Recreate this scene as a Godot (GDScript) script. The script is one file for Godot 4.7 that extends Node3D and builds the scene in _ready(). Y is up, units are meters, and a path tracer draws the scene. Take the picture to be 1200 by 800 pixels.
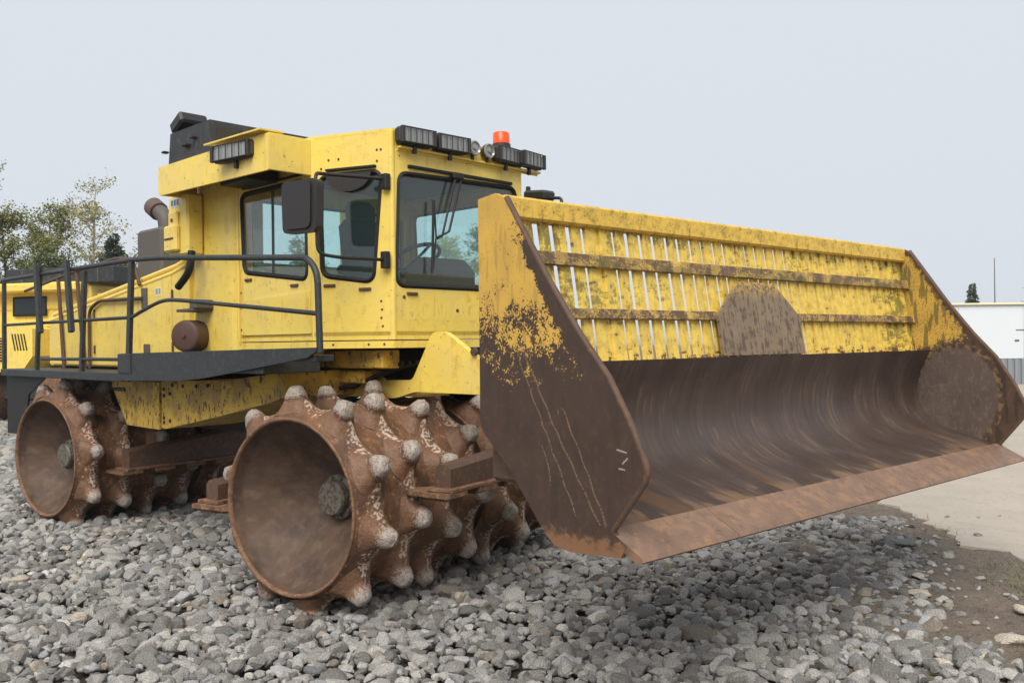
extends Node3D

# ---------------------------------------------------------------- helpers
var rng := RandomNumberGenerator.new()
var M := {}
var used := {}

func numbered(n: String) -> String:
	var k: int = used.get(n, 0)
	used[n] = k + 1
	return n if k == 0 else "%s_%03d" % [n, k]

func mst(flat := true) -> SurfaceTool:
	var st := SurfaceTool.new()
	st.begin(Mesh.PRIMITIVE_TRIANGLES)
	st.set_smooth_group(-1 if flat else 0)
	return st

func tri(st: SurfaceTool, a: Vector3, b: Vector3, c: Vector3, ua := Vector2.ZERO, ub := Vector2.ZERO, uc := Vector2.ZERO) -> void:
	st.set_uv(ua); st.add_vertex(a)
	st.set_uv(ub); st.add_vertex(b)
	st.set_uv(uc); st.add_vertex(c)

func quad(st: SurfaceTool, a: Vector3, b: Vector3, c: Vector3, d: Vector3) -> void:
	tri(st, a, b, c); tri(st, a, c, d)

func quaduv(st: SurfaceTool, a: Vector3, b: Vector3, c: Vector3, d: Vector3, ua: Vector2, ub: Vector2, uc: Vector2, ud: Vector2) -> void:
	tri(st, a, b, c, ua, ub, uc); tri(st, a, c, d, ua, uc, ud)

# box with chamfered edges; c centre, s full size
func box(st: SurfaceTool, c: Vector3, s: Vector3, bev := 0.006, bas := Basis()) -> void:
	st.set_smooth_group(-1)
	var h := s * 0.5
	bev = minf(bev, minf(h.x, minf(h.y, h.z)) * 0.8)
	var P := func(sx: float, sy: float, sz: float, ax: int) -> Vector3:
		var v := Vector3(sx * (h.x - (0.0 if ax == 0 else bev)), sy * (h.y - (0.0 if ax == 1 else bev)), sz * (h.z - (0.0 if ax == 2 else bev)))
		return c + bas * v
	for sg: float in [-1.0, 1.0]:
		var f := sg > 0
		var qs := [[P.call(sg, -1, -1, 0), P.call(sg, -1, 1, 0), P.call(sg, 1, 1, 0), P.call(sg, 1, -1, 0)],
			[P.call(-1, sg, -1, 1), P.call(1, sg, -1, 1), P.call(1, sg, 1, 1), P.call(-1, sg, 1, 1)],
			[P.call(-1, -1, sg, 2), P.call(-1, 1, sg, 2), P.call(1, 1, sg, 2), P.call(1, -1, sg, 2)]]
		for q: Array in qs:
			if f: quad(st, q[0], q[1], q[2], q[3])
			else: quad(st, q[3], q[2], q[1], q[0])
	for a: float in [-1.0, 1.0]:
		for b: float in [-1.0, 1.0]:
			var q1 := [P.call(a, b, -1, 0), P.call(a, b, 1, 0), P.call(a, b, 1, 1), P.call(a, b, -1, 1)]
			var q2 := [P.call(a, -1, b, 0), P.call(a, 1, b, 0), P.call(a, 1, b, 2), P.call(a, -1, b, 2)]
			var q3 := [P.call(-1, a, b, 1), P.call(1, a, b, 1), P.call(1, a, b, 2), P.call(-1, a, b, 2)]
			var w := a * b > 0
			if w: quad(st, q1[3], q1[2], q1[1], q1[0])
			else: quad(st, q1[0], q1[1], q1[2], q1[3])
			if w: quad(st, q2[0], q2[1], q2[2], q2[3])
			else: quad(st, q2[3], q2[2], q2[1], q2[0])
			if w: quad(st, q3[3], q3[2], q3[1], q3[0])
			else: quad(st, q3[0], q3[1], q3[2], q3[3])
			for d: float in [-1.0, 1.0]:
				var t := [P.call(a, b, d, 0), P.call(a, b, d, 1), P.call(a, b, d, 2)]
				if a * b * d > 0: tri(st, t[0], t[2], t[1])
				else: tri(st, t[0], t[1], t[2])

func bbox(st: SurfaceTool, lo: Vector3, hi: Vector3, bev := 0.006) -> void:
	box(st, (lo + hi) * 0.5, hi - lo, bev)

# swept round bar along points; radius r (float) or one per point
func tube(st: SurfaceTool, pts: Array, r, seg := 8, caps := true) -> void:
	st.set_smooth_group(0)
	var n := pts.size()
	var rings := []
	var up := Vector3.UP
	for i in n:
		var d: Vector3 = (pts[mini(i + 1, n - 1)] - pts[maxi(i - 1, 0)]).normalized()
		if absf(d.dot(up)) > 0.95: up = Vector3.RIGHT if absf(d.x) < 0.9 else Vector3.BACK
		var s := d.cross(up).normalized()
		up = s.cross(d).normalized()
		var rr: float = r[i] if r is Array else r
		var ring := []
		for k in seg:
			var a := TAU * k / seg
			ring.append(pts[i] + (s * cos(a) + up * sin(a)) * rr)
		rings.append(ring)
	for i in n - 1:
		for k in seg:
			var k2 := (k + 1) % seg
			quad(st, rings[i][k], rings[i + 1][k], rings[i + 1][k2], rings[i][k2])
	if caps:
		st.set_smooth_group(-1)
		for k in range(1, seg - 1):
			tri(st, rings[0][0], rings[0][k], rings[0][k + 1])
			tri(st, rings[n - 1][0], rings[n - 1][k + 1], rings[n - 1][k])

# rounds the corners of a polyline
func fillet(p: Array, r: float, seg := 4) -> Array:
	var out := [p[0]]
	for i in range(1, p.size() - 1):
		var a: Vector3 = p[i - 1]
		var b: Vector3 = p[i]
		var c: Vector3 = p[i + 1]
		var ra := minf(r, (a - b).length() * 0.45)
		var rc := minf(r, (c - b).length() * 0.45)
		var s := b + (a - b).normalized() * ra
		var e := b + (c - b).normalized() * rc
		for k in seg + 1:
			var t := float(k) / seg
			out.append(s.lerp(b, t).lerp(b.lerp(e, t), t))
	out.append(p[-1])
	return out

# flat plate: polygon in the xy plane of frame f, thickness d towards -z
func plate(st: SurfaceTool, poly: Array, f: Transform3D, d: float, uvs := Vector2.ONE, uvo := Vector2.ZERO) -> void:
	st.set_smooth_group(-1)
	var pv := PackedVector2Array(poly)
	if Geometry2D.is_polygon_clockwise(pv): pv.reverse()
	var idx := Geometry2D.triangulate_polygon(pv)
	for i in range(0, idx.size(), 3):
		var t := [pv[idx[i]], pv[idx[i + 1]], pv[idx[i + 2]]]
		if Geometry2D.is_polygon_clockwise(PackedVector2Array(t)): t.reverse()
		var a: Array = t.map(func(q: Vector2) -> Vector3: return f * Vector3(q.x, q.y, 0))
		var b: Array = t.map(func(q: Vector2) -> Vector3: return f * Vector3(q.x, q.y, -d))
		var u: Array = t.map(func(q: Vector2) -> Vector2: return Vector2((q.x - uvo.x) * uvs.x, (uvo.y - q.y) * uvs.y))
		tri(st, a[0], a[2], a[1], u[0], u[2], u[1])
		tri(st, b[0], b[1], b[2], u[0], u[1], u[2])
	for i in pv.size():
		var p := pv[i]
		var q := pv[(i + 1) % pv.size()]
		var up := Vector2((p.x - uvo.x) * uvs.x, (uvo.y - p.y) * uvs.y)
		var uq := Vector2((q.x - uvo.x) * uvs.x, (uvo.y - q.y) * uvs.y)
		quaduv(st, f * Vector3(p.x, p.y, 0), f * Vector3(p.x, p.y, -d), f * Vector3(q.x, q.y, -d), f * Vector3(q.x, q.y, 0), up, up, uq, uq)

func round_poly(p: Array, r: float, seg := 5) -> Array:
	var out := []
	var n := p.size()
	for i in n:
		var a: Vector2 = p[(i + n - 1) % n]
		var b: Vector2 = p[i]
		var c: Vector2 = p[(i + 1) % n]
		var s := b + (a - b).normalized() * minf(r, (a - b).length() * 0.48)
		var e := b + (c - b).normalized() * minf(r, (c - b).length() * 0.48)
		for k in seg + 1:
			var t := float(k) / seg
			out.append(s.lerp(b, t).lerp(b.lerp(e, t), t))
	return out

# turned body: profile of (radius, along) round the z axis of frame f
func lathe(st: SurfaceTool, prof: Array, seg: int, f := Transform3D(), smooth := true) -> void:
	st.set_smooth_group(0 if smooth else -1)
	for i in prof.size() - 1:
		var p: Vector2 = prof[i]
		var q: Vector2 = prof[i + 1]
		for k in seg:
			var a := TAU * k / seg
			var b := TAU * (k + 1) / seg
			var pa := f * Vector3(cos(a) * p.x, sin(a) * p.x, p.y)
			var pb := f * Vector3(cos(b) * p.x, sin(b) * p.x, p.y)
			var qa := f * Vector3(cos(a) * q.x, sin(a) * q.x, q.y)
			var qb := f * Vector3(cos(b) * q.x, sin(b) * q.x, q.y)
			if p.x > 1e-5: tri(st, pa, pb, qb if q.x > 1e-5 else qa)
			if q.x > 1e-5: tri(st, pa, qb, qa)

func obj(called: String, st: SurfaceTool, mat: Material, parent: Node = self) -> MeshInstance3D:
	return multi(called, [[st, mat]], parent)

func multi(called: String, list: Array, parent: Node = self) -> MeshInstance3D:
	var mesh := ArrayMesh.new()
	for e: Array in list:
		var st: SurfaceTool = e[0]
		st.generate_normals()
		st.set_material(e[1])
		st.commit(mesh)
	return inst(called, mesh, parent)

func inst(called: String, mesh: Mesh, parent: Node = self) -> MeshInstance3D:
	var o := MeshInstance3D.new()
	o.name = numbered(called) if parent == self else called
	o.mesh = mesh
	parent.add_child(o, true)
	return o

func tag(o: Node, label: String, category: String, group := "") -> void:
	o.set_meta("label", label)
	o.set_meta("category", category)
	if group: o.set_meta("group", group)

func structure(o: Node) -> void:
	o.set_meta("kind", "structure")

func thing(called: String, at: Vector3, turn_deg: float, label: String, category: String, group := "") -> Node3D:
	var o := Node3D.new()
	o.name = numbered(called)
	add_child(o)
	o.position = at
	o.rotation_degrees.y = turn_deg
	tag(o, label, category, group)
	return o

func XF(o: Vector3, x: Vector3, y: Vector3) -> Transform3D:
	return Transform3D(Basis(x.normalized(), y.normalized(), x.cross(y).normalized()), o)

# ---------------------------------------------------------------- textures
func nz(w: int, h: int, freq: float, sd: int, oct := 4, stretch := Vector2.ONE) -> PackedFloat32Array:
	var n := FastNoiseLite.new()
	n.seed = sd
	n.noise_type = FastNoiseLite.TYPE_SIMPLEX_SMOOTH
	n.frequency = freq
	n.fractal_type = FastNoiseLite.FRACTAL_FBM
	n.fractal_octaves = oct
	var out := PackedFloat32Array()
	if stretch == Vector2.ONE:
		var d := n.get_seamless_image(w, h, false, false, 0.12, true).get_data()
		out.resize(w * h)
		for i in w * h: out[i] = d[i] / 255.0
		return out
	# stretched grain: fine picture resized to the wanted size
	var im := n.get_image(int(w * stretch.x), maxi(int(h * stretch.y), 24), false, false, true)
	im.resize(w, h, Image.INTERPOLATE_CUBIC)
	var e := im.get_data()
	out.resize(w * h)
	for i in w * h: out[i] = e[i] / 255.0
	return out

func tex(w: int, h: int, f: Callable) -> ImageTexture:
	var d := PackedByteArray()
	d.resize(w * h * 3)
	var i := 0
	for y in h:
		for x in w:
			var c: Color = f.call(x, y, y * w + x)
			d[i] = clampi(int(c.r * 255.0), 0, 255)
			d[i + 1] = clampi(int(c.g * 255.0), 0, 255)
			d[i + 2] = clampi(int(c.b * 255.0), 0, 255)
			i += 3
	var im := Image.create_from_data(w, h, false, Image.FORMAT_RGB8, d)
	im.generate_mipmaps()
	return ImageTexture.create_from_image(im)

func bump(w: int, h: int, f: Callable, k: float) -> ImageTexture:
	var im := Image.create(w, h, false, Image.FORMAT_RGBA8)
	for y in h:
		for x in w:
			var v: float = f.call(x, y, y * w + x)
			im.set_pixel(x, y, Color(v, v, v))
	im.bump_map_to_normal_map(k)
	return ImageTexture.create_from_image(im)

func mat(c: Color, rough := 0.6, metal := 0.0, t: Texture2D = null, scale := 0.0, world := false) -> StandardMaterial3D:
	var m := StandardMaterial3D.new()
	m.albedo_color = c
	m.roughness = rough
	m.metallic = metal
	if t:
		m.albedo_texture = t
		if scale > 0.0:
			m.uv1_triplanar = true
			m.uv1_world_triplanar = world
			m.uv1_scale = Vector3.ONE * scale
	return m

func make_materials() -> void:
	var W := 512
	var n1 := nz(W, W, 0.006, 11)
	var n2 := nz(W, W, 0.03, 12)
	var n3 := nz(W, W, 0.11, 13, 3)
	var n4 := nz(W, W, 0.018, 14)
	# clean paint: faint fading, a few chips and runs
	var streak := nz(W, W, 0.02, 15, 3, Vector2(2.2, 0.12))
	var yel := tex(W, W, func(_x: int, _y: int, i: int) -> Color:
		var c := Color8(238, 210, 98).lerp(Color8(232, 206, 110), smoothstep(0.35, 0.75, n1[i]))
		c = c.lerp(Color8(196, 150, 62), smoothstep(0.6, 0.85, streak[i]) * 0.4 * smoothstep(0.4, 0.7, n4[i]))
		c = c.lerp(Color8(186, 160, 96), smoothstep(0.60, 0.8, n2[i]) * 0.16)
		c = c.lerp(Color8(104, 70, 40), smoothstep(0.79, 0.83, n3[i]) * smoothstep(0.54, 0.64, n2[i]) * 0.85)
		return c)
	M.yellow = mat(Color.WHITE, 0.42, 0.0, yel, 0.5)
	M.yellow.normal_enabled = true
	M.yellow.normal_texture = bump(256, 256, func(x: int, y: int, _i: int) -> float: return n1[y * 2 * W + x * 2] * 0.8 + n2[y * 2 * W + x * 2] * 0.2, 2.0)
	M.yellow.normal_scale = 0.35
	M.yellow_edge = mat(Color8(222, 184, 80), 0.5)
	# dirty scratched paint of the tank and underframe
	var scr := nz(W, W, 0.035, 16, 4, Vector2(1.5, 0.5))
	var tank := tex(W, W, func(_x: int, _y: int, i: int) -> Color:
		var c := Color8(206, 168, 62).lerp(Color8(172, 140, 66), smoothstep(0.4, 0.7, n1[i]))
		c = c.lerp(Color8(90, 66, 38), smoothstep(0.60, 0.66, scr[i]) * smoothstep(0.45, 0.62, n4[i]))
		c = c.lerp(Color8(62, 46, 34), smoothstep(0.70, 0.76, n3[i]) * smoothstep(0.48, 0.62, n4[i]))
		c = c.lerp(Color8(140, 126, 92), smoothstep(0.6, 0.8, n2[i]) * 0.5)
		return c)
	M.tank = mat(Color.WHITE, 0.6, 0.0, tank, 0.8)
	# slats: weathered paint with moss and rust
	var slat := tex(W, W, func(_x: int, _y: int, i: int) -> Color:
		var c := Color8(226, 188, 80).lerp(Color8(206, 172, 76), smoothstep(0.35, 0.7, n2[i]))
		c = c.lerp(Color8(120, 110, 46), smoothstep(0.62, 0.80, n1[i]) * smoothstep(0.35, 0.7, n3[i]) * 0.8)
		c = c.lerp(Color8(120, 92, 50), smoothstep(0.60, 0.66, scr[i]) * smoothstep(0.5, 0.7, n4[i]) * 0.6)
		c = c.lerp(Color8(74, 52, 38), smoothstep(0.69, 0.74, n3[i]) * smoothstep(0.5, 0.6, n2[i]))
		return c)
	M.slat = mat(Color.WHITE, 0.6, 0.0, slat, 1.1, true)
	var gw := 1024
	var ghh := 256
	var g1 := nz(gw, ghh, 0.009, 51)
	var g2 := nz(gw, ghh, 0.04, 52)
	var g3 := nz(gw, ghh, 0.13, 53, 3)
	var g4 := nz(gw, ghh, 0.03, 54, 4, Vector2(1.6, 0.35))
	var grl := tex(gw, ghh, func(x: int, y: int, i: int) -> Color:
		var u := float(x) / gw
		var v := float(y) / ghh
		var c := Color8(230, 200, 90).lerp(Color8(212, 182, 84), smoothstep(0.35, 0.7, g2[i]))
		c = c.lerp(Color8(190, 162, 88), smoothstep(0.52, 0.72, g4[i]) * 0.35)
		# moss grows on both ends and under the top beam
		var moss := maxf(smoothstep(0.34, 0.02, u) * 0.30, smoothstep(0.80, 1.0, u) * 0.5) + smoothstep(0.18, 0.0, v) * 0.22 + (g1[i] - 0.5) * 1.1 + (g3[i] - 0.5) * 0.7 + (g2[i] - 0.5) * 0.7
		c = c.lerp(Color8(122, 112, 50), smoothstep(0.26, 0.7, moss) * 0.8)
		var rs := smoothstep(0.86, 1.0, v) * 0.55 + (g3[i] - 0.5) * 1.0 + (g2[i] - 0.5) * 1.2 + (g4[i] - 0.5) * 0.5
		c = c.lerp(Color8(96, 62, 40), smoothstep(0.56, 0.66, rs) * 0.9)
		c = c.lerp(Color8(160, 120, 58), smoothstep(0.76, 0.84, g3[i]) * 0.5)
		return c)
	M.grille = mat(Color.WHITE, 0.6, 0.0, grl)
	# half bare bars
	var bar := tex(W, W, func(_x: int, _y: int, i: int) -> Color:
		var c := Color8(112, 88, 66).lerp(Color8(84, 66, 54), n2[i])
		c = c.lerp(Color8(206, 172, 84), smoothstep(0.52, 0.56, n4[i] * 0.6 + n3[i] * 0.4))
		c = c.lerp(Color8(88, 84, 38), smoothstep(0.6, 0.7, n1[i]) * 0.7)
		return c)
	M.bar = mat(Color.WHITE, 0.65, 0.0, bar, 1.0, true)
	# brown bare steel
	var rust := tex(W, W, func(_x: int, _y: int, i: int) -> Color:
		var c := Color8(98, 76, 62).lerp(Color8(80, 62, 52), n1[i])
		c = c.lerp(Color8(136, 96, 66), smoothstep(0.55, 0.8, n2[i]) * 0.5)
		c = c.lerp(Color8(58, 46, 40), smoothstep(0.6, 0.8, n3[i]) * 0.5)
		return c)
	M.rust = mat(Color.WHITE, 0.68, 0.15, rust, 0.9)
	var rust2 := tex(W, W, func(_x: int, _y: int, i: int) -> Color:
		var c := Color8(124, 92, 68).lerp(Color8(104, 77, 58), n1[i])
		c = c.lerp(Color8(160, 122, 92), smoothstep(0.5, 0.8, n2[i]) * 0.6)
		c = c.lerp(Color8(76, 56, 44), smoothstep(0.55, 0.8, n4[i]) * 0.6)
		c = c.lerp(Color8(176, 162, 150), smoothstep(0.74, 0.8, n3[i]) * 0.6)
		return c)
	M.rust2 = mat(Color.WHITE, 0.75, 0.1, rust2, 0.8)
	M.rust2.normal_enabled = true
	var nb := bump(256, 256, func(x: int, y: int, _i: int) -> float: return n3[y * 2 * W + x * 2] * 0.5 + n2[y * 2 * W + x * 2] * 0.5, 4.0)
	M.rust2.normal_texture = nb
	M.rust2.normal_scale = 0.6
	# dish inside the drums: brown with chalky smears
	var dish := tex(W, W, func(_x: int, _y: int, i: int) -> Color:
		var c := Color8(88, 68, 54).lerp(Color8(66, 51, 42), smoothstep(0.3, 0.7, n1[i]))
		c = c.lerp(Color8(130, 112, 98), smoothstep(0.52, 0.78, n4[i]) * 0.4)
		c = c.lerp(Color8(140, 130, 120), smoothstep(0.70, 0.78, n2[i]) * 0.3)
		c = c.lerp(Color8(82, 62, 50), smoothstep(0.62, 0.8, n2[i]) * 0.6)
		return c)
	M.dish = mat(Color.WHITE, 0.72, 0.0, dish, 0.9)
	# tooth caps: ground bright steel under chalk
	var cap := tex(256, 256, func(x: int, y: int, _i: int) -> Color:
		var i := y * 2 * W + x * 2
		var c := Color8(172, 166, 160).lerp(Color8(134, 127, 121), n2[i])
		c = c.lerp(Color8(112, 86, 70), smoothstep(0.48, 0.62, n4[i]) * 0.85)
		c = c.lerp(Color8(196, 192, 188), smoothstep(0.6, 0.75, n3[i]) * 0.6)
		return c)
	M.cap = mat(Color.WHITE, 0.55, 0.1, cap, 3.0, true)
	# teeth: rust at the root, ground bright towards the tip, ragged limit between
	var tw := 256
	var thh := 128
	var q2 := nz(tw, thh, 0.05, 71)
	var q3 := nz(tw, thh, 0.15, 72, 3)
	var q4 := nz(tw, thh, 0.05, 73, 3, Vector2(1.4, 0.35))
	var tooth := tex(tw, thh, func(_x: int, y: int, i: int) -> Color:
		var hgt := 0.15 - 0.2 * y / thh
		var c := Color8(122, 88, 64).lerp(Color8(98, 72, 54), q2[i])
		var worn := (hgt - 0.058) * 16.0 + (q2[i] - 0.5) * 1.5 + (q4[i] - 0.5) * 1.2 + (q3[i] - 0.5) * 0.9
		var steel := Color8(176, 170, 164).lerp(Color8(134, 127, 122), q4[i]).lerp(Color8(196, 192, 188), smoothstep(0.58, 0.8, q3[i]) * 0.4)
		steel = steel.lerp(Color8(118, 94, 78), smoothstep(0.55, 0.7, q2[i]) * 0.6)
		c = c.lerp(steel, smoothstep(-0.15, 0.25, worn))
		return c)
	M.tooth = mat(Color.WHITE, 0.6, 0.0, tooth)
	M.tooth.normal_enabled = true
	M.tooth.normal_texture = bump(tw, thh, func(_x: int, _y: int, i: int) -> float: return q3[i] * 0.5 + q2[i] * 0.5, 3.0)
	M.tooth.normal_scale = 0.7
	# dark paint of platform and rails
	var blk := tex(W, W, func(_x: int, _y: int, i: int) -> Color:
		var c := Color8(48, 52, 56).lerp(Color8(39, 43, 46), n1[i])
		c = c.lerp(Color8(92, 92, 88), smoothstep(0.6, 0.8, n2[i]) * 0.35)
		c = c.lerp(Color8(170, 168, 160), smoothstep(0.84, 0.87, n3[i]) * smoothstep(0.5, 0.6, n4[i]))
		return c)
	M.slate = mat(Color.WHITE, 0.55, 0.0, blk, 1.2)
	M.roofbox = mat(Color.WHITE, 0.6, 0.0, blk, 0.6)
	M.black = mat(Color8(26, 26, 27), 0.55)
	M.rubber = mat(Color8(18, 18, 19), 0.7)
	M.plastic = mat(Color8(42, 40, 40), 0.5)
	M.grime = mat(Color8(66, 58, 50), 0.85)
	M.mesh_dark = mat(Color8(48, 46, 42), 0.7)
	M.hubgrey = mat(Color(0.66, 0.68, 0.66), 0.5, 0.0, cap, 2.0)
	M.muffler = mat(Color8(92, 88, 84), 0.65, 0.2)
	M.pipe = mat(Color8(98, 82, 74), 0.7, 0.2)
	M.filter = mat(Color8(84, 62, 52), 0.6)
	M.lens = mat(Color8(150, 152, 150), 0.12, 0.3)
	M.chrome = mat(Color8(200, 202, 204), 0.15, 0.9)
	M.orange = mat(Color8(240, 84, 20), 0.3)
	M.orange.emission_enabled = false
	M.seat = mat(Color8(52, 53, 54), 0.9)
	M.interior = mat(Color8(62, 62, 60), 0.8)
	M.glass = mat(Color(0.30, 0.40, 0.40, 0.12), 0.03)
	M.glass.transparency = BaseMaterial3D.TRANSPARENCY_ALPHA
	M.glass_far = mat(Color(0.80, 0.985, 0.97, 0.0), 0.02)
	M.glass_far.refraction_enabled = true
	M.glass_far.refraction_scale = 0.05
	M.darkglass = mat(Color8(24, 34, 36), 0.05)
	M.ghost = mat(Color8(236, 209, 106), 0.45)
	M.sticker = mat(Color8(196, 204, 212), 0.4)
	M.sticker_ink = mat(Color8(70, 90, 120), 0.4)
	# ------------------------------------------------ blade textures
	var pw := 520
	var ph := 760
	var a1 := nz(pw, ph, 0.012, 21, 5)
	var a2 := nz(pw, ph, 0.045, 22, 4)
	var a3 := nz(pw, ph, 0.16, 23, 3)
	var a4 := nz(pw, ph, 0.02, 24, 4, Vector2(1.6, 0.35))
	# plate covers x -0.1..1.2, y 2.6..0.7 : 400 px per metre
	var near_scratch := [[Vector2(0.30, 1.80), Vector2(0.52, 1.42), Vector2(0.80, 1.00), 2.0], [Vector2(0.26, 1.78), Vector2(0.46, 1.40), Vector2(0.66, 1.02), 1.6], [Vector2(0.58, 1.50), Vector2(0.72, 1.24), Vector2(0.84, 1.00), 1.8], [Vector2(0.44, 1.32), Vector2(0.48, 1.24), Vector2(0.50, 1.14), 1.0]]
	var sc := PackedFloat32Array()
	sc.resize(pw * ph)
	for s: Array in near_scratch:
		for k in 2:
			var pa: Vector2 = s[k]
			var pb: Vector2 = s[k + 1]
			var steps := int(pa.distance_to(pb) * 800.0)
			for i in steps:
				var q := pa.lerp(pb, float(i) / steps)
				var cx := (q.x + 0.1) * 400.0 + (a1[(i * 37) % 9000] - 0.5) * 3.0 + sin(i * 0.05) * 1.5
				var cy := (2.6 - q.y) * 400.0
				for ox in range(-2, 3):
					if absf(ox) <= s[3]:
						var at := int(cy) * pw + int(cx) + ox
						if at >= 0 and at < sc.size(): sc[at] = 1.0 - absf(ox) * 0.3
	var near := tex(pw, ph, func(x: int, y: int, i: int) -> Color:
		var p := Vector2(-0.1 + x / 400.0, 2.6 - y / 400.0)
		var steel := Color8(76, 59, 49).lerp(Color8(64, 50, 42), a1[i]).lerp(Color8(96, 72, 54), smoothstep(0.55, 0.8, a2[i]) * 0.35)
		steel = steel.lerp(Color8(56, 44, 38), smoothstep(0.62, 0.72, a4[i]) * 0.4)
		# front slanted edge: bare band
		var edge := (p - Vector2(0.2, 2.5)).dot(Vector2(0.8, 0.6))
		var lim := 1.96 + 0.22 * (a1[i] - 0.5) * 2.0 + smoothstep(0.0, 0.35, p.x) * 0.03
		var paint := (p.y - lim) * 2.2 + (a2[i] - 0.5) * 0.9 + (a3[i] - 0.5) * 1.15 + 0.34
		paint -= smoothstep(-0.10 - 0.03 * (2.5 - p.y), -0.02, edge) * (0.5 + 1.4 * smoothstep(2.5, 2.1, p.y))
		paint -= smoothstep(0.06, -0.01, p.x) * smoothstep(2.15, 1.9, p.y) * 0.25
		var c := steel
		if paint > 0.0:
			c = Color8(216, 174, 76).lerp(Color8(196, 158, 76), a1[i]).lerp(Color8(150, 122, 66), smoothstep(0.58, 0.7, a4[i]) * 0.35)
			c = c.lerp(Color8(88, 64, 42), smoothstep(0.78, 0.82, a3[i]) * smoothstep(0.5, 0.58, a2[i]))
		elif paint > -0.07:
			c = steel.lerp(Color8(70, 44, 28), 0.7)
		if sc[i] > 0.0 and a3[i] > 0.36: c = c.lerp(Color8(166, 136, 108), 0.65 * sc[i])
		for q: Array in [[Vector2(0.905, 1.338), Vector2(0.955, 1.330)], [Vector2(0.962, 1.305), Vector2(0.935, 1.282)], [Vector2(0.915, 1.258), Vector2(0.945, 1.256)]]:
			if p.x > 0.88 and p.x < 0.98 and p.y > 1.23 and p.y < 1.36:
				if Geometry2D.get_closest_point_to_segment(p, q[0], q[1]).distance_to(p) < 0.0036: c = Color8(160, 154, 146)
		# orange flash rust on the toe
		c = c.lerp(Color8(146, 106, 74), smoothstep(0.965, 0.90, p.y + (a2[i] - 0.5) * 0.1) * 0.8)
		return c)
	M.plate_near = mat(Color.WHITE, 0.62, 0.1, near)
	var far := tex(pw, ph, func(x: int, y: int, i: int) -> Color:
		var p := Vector2(-0.1 + x / 400.0, 2.6 - y / 400.0)
		var steel := Color8(88, 68, 54).lerp(Color8(64, 50, 42), a1[i]).lerp(Color8(104, 80, 60), smoothstep(0.55, 0.8, a2[i]) * 0.4)
		steel = steel.lerp(Color8(50, 40, 35), smoothstep(0.55, 0.66, a4[i]) * 0.6)
		# area swept by material inside the bowl: polished
		var e := Vector2((p.x - 0.56) / 0.31, (p.y - 1.34) / 0.38)
		var el := e.length()
		if el < 1.0 + (a2[i] - 0.5) * 0.06:
			steel = Color8(98, 84, 78).lerp(Color8(80, 68, 64), a1[i]).lerp(Color8(140, 120, 104), smoothstep(0.57, 0.60, a4[i]) * smoothstep(0.65, 0.62, a4[i]) * 0.3).lerp(Color8(120, 100, 84), smoothstep(0.6, 0.7, a2[i]) * 0.4)
		elif el < 1.12: steel = steel.lerp(Color8(146, 118, 82), smoothstep(0.4, 0.6, a2[i]) * 0.6)
		var edge := (p - Vector2(0.2, 2.5)).dot(Vector2(0.8, 0.6))
		var paint := 0.42 - (p.x - (0.34 + (2.5 - p.y) * 0.28)) * 2.4 + (a2[i] - 0.5) * 0.9 + (a3[i] - 0.5) * 1.1
		paint -= smoothstep(1.84, 1.66, p.y) * 1.2
		paint -= smoothstep(-0.08, -0.01, edge) * 0.9
		paint -= smoothstep(1.15, 1.02, el) * 2.0
		var c := steel
		if paint > 0.0:
			c = Color8(204, 166, 72).lerp(Color8(180, 146, 66), a1[i])
			c = c.lerp(Color8(96, 86, 44), smoothstep(0.5, 0.64, a4[i]) * 0.7).lerp(Color8(70, 56, 38), smoothstep(0.66, 0.74, a3[i]) * 0.8)
		return c)
	M.plate_far = mat(Color.WHITE, 0.6, 0.1, far)
	# mouldboard: u along the width (0..1), v along the curve
	var mw := 1024
	var mh := 320
	var b1 := nz(mw, mh, 0.05, 31, 4, Vector2(1.9, 0.10))
	var b2 := nz(mw, mh, 0.012, 32, 4, Vector2(1.0, 0.5))
	var b3 := nz(mw, mh, 0.09, 33, 4, Vector2(1.2, 0.09))
	var b4 := nz(mw, mh, 0.012, 34, 4, Vector2(0.8, 0.22))
	var mould := tex(mw, mh, func(_x: int, y: int, i: int) -> Color:
		var v := float(y) / mh
		var c := Color8(80, 67, 61).lerp(Color8(99, 86, 80), b2[i])
		c = c.lerp(Color8(66, 55, 51), smoothstep(0.45, 0.75, b1[i]) * 0.25)
		c = c.lerp(Color8(152, 124, 98), smoothstep(0.60, 0.74, b3[i]) * smoothstep(0.42, 0.62, b2[i]) * 0.34)
		c = c.lerp(Color8(172, 118, 72), smoothstep(0.58, 0.8, b4[i]) * smoothstep(0.45, 0.8, v) * 0.3)
		c = c.lerp(Color8(150, 122, 96), smoothstep(0.45, 0.6, b2[i]) * smoothstep(0.86, 0.97, v + (b1[i] - 0.5) * 0.25) * 0.7)
		return c)
	M.mould = mat(Color.WHITE, 0.42, 0.45, mould)
	var mrough := tex(mw, mh, func(_x: int, _y: int, i: int) -> Color:
		var r := 0.29 + 0.2 * b3[i] + 0.14 * b2[i]
		return Color(r, r, r))
	M.mould.roughness_texture = mrough
	M.mould.roughness = 1.0
	var cut := tex(W, W, func(_x: int, _y: int, i: int) -> Color:
		var c := Color8(138, 112, 96).lerp(Color8(116, 92, 78), n1[i])
		c = c.lerp(Color8(172, 132, 94), smoothstep(0.5, 0.75, n4[i]) * 0.6)
		c = c.lerp(Color8(90, 72, 64), smoothstep(0.6, 0.8, n2[i]) * 0.5)
		return c)
	M.cut = mat(Color.WHITE, 0.55, 0.2, cut, 0.7, true)
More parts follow.
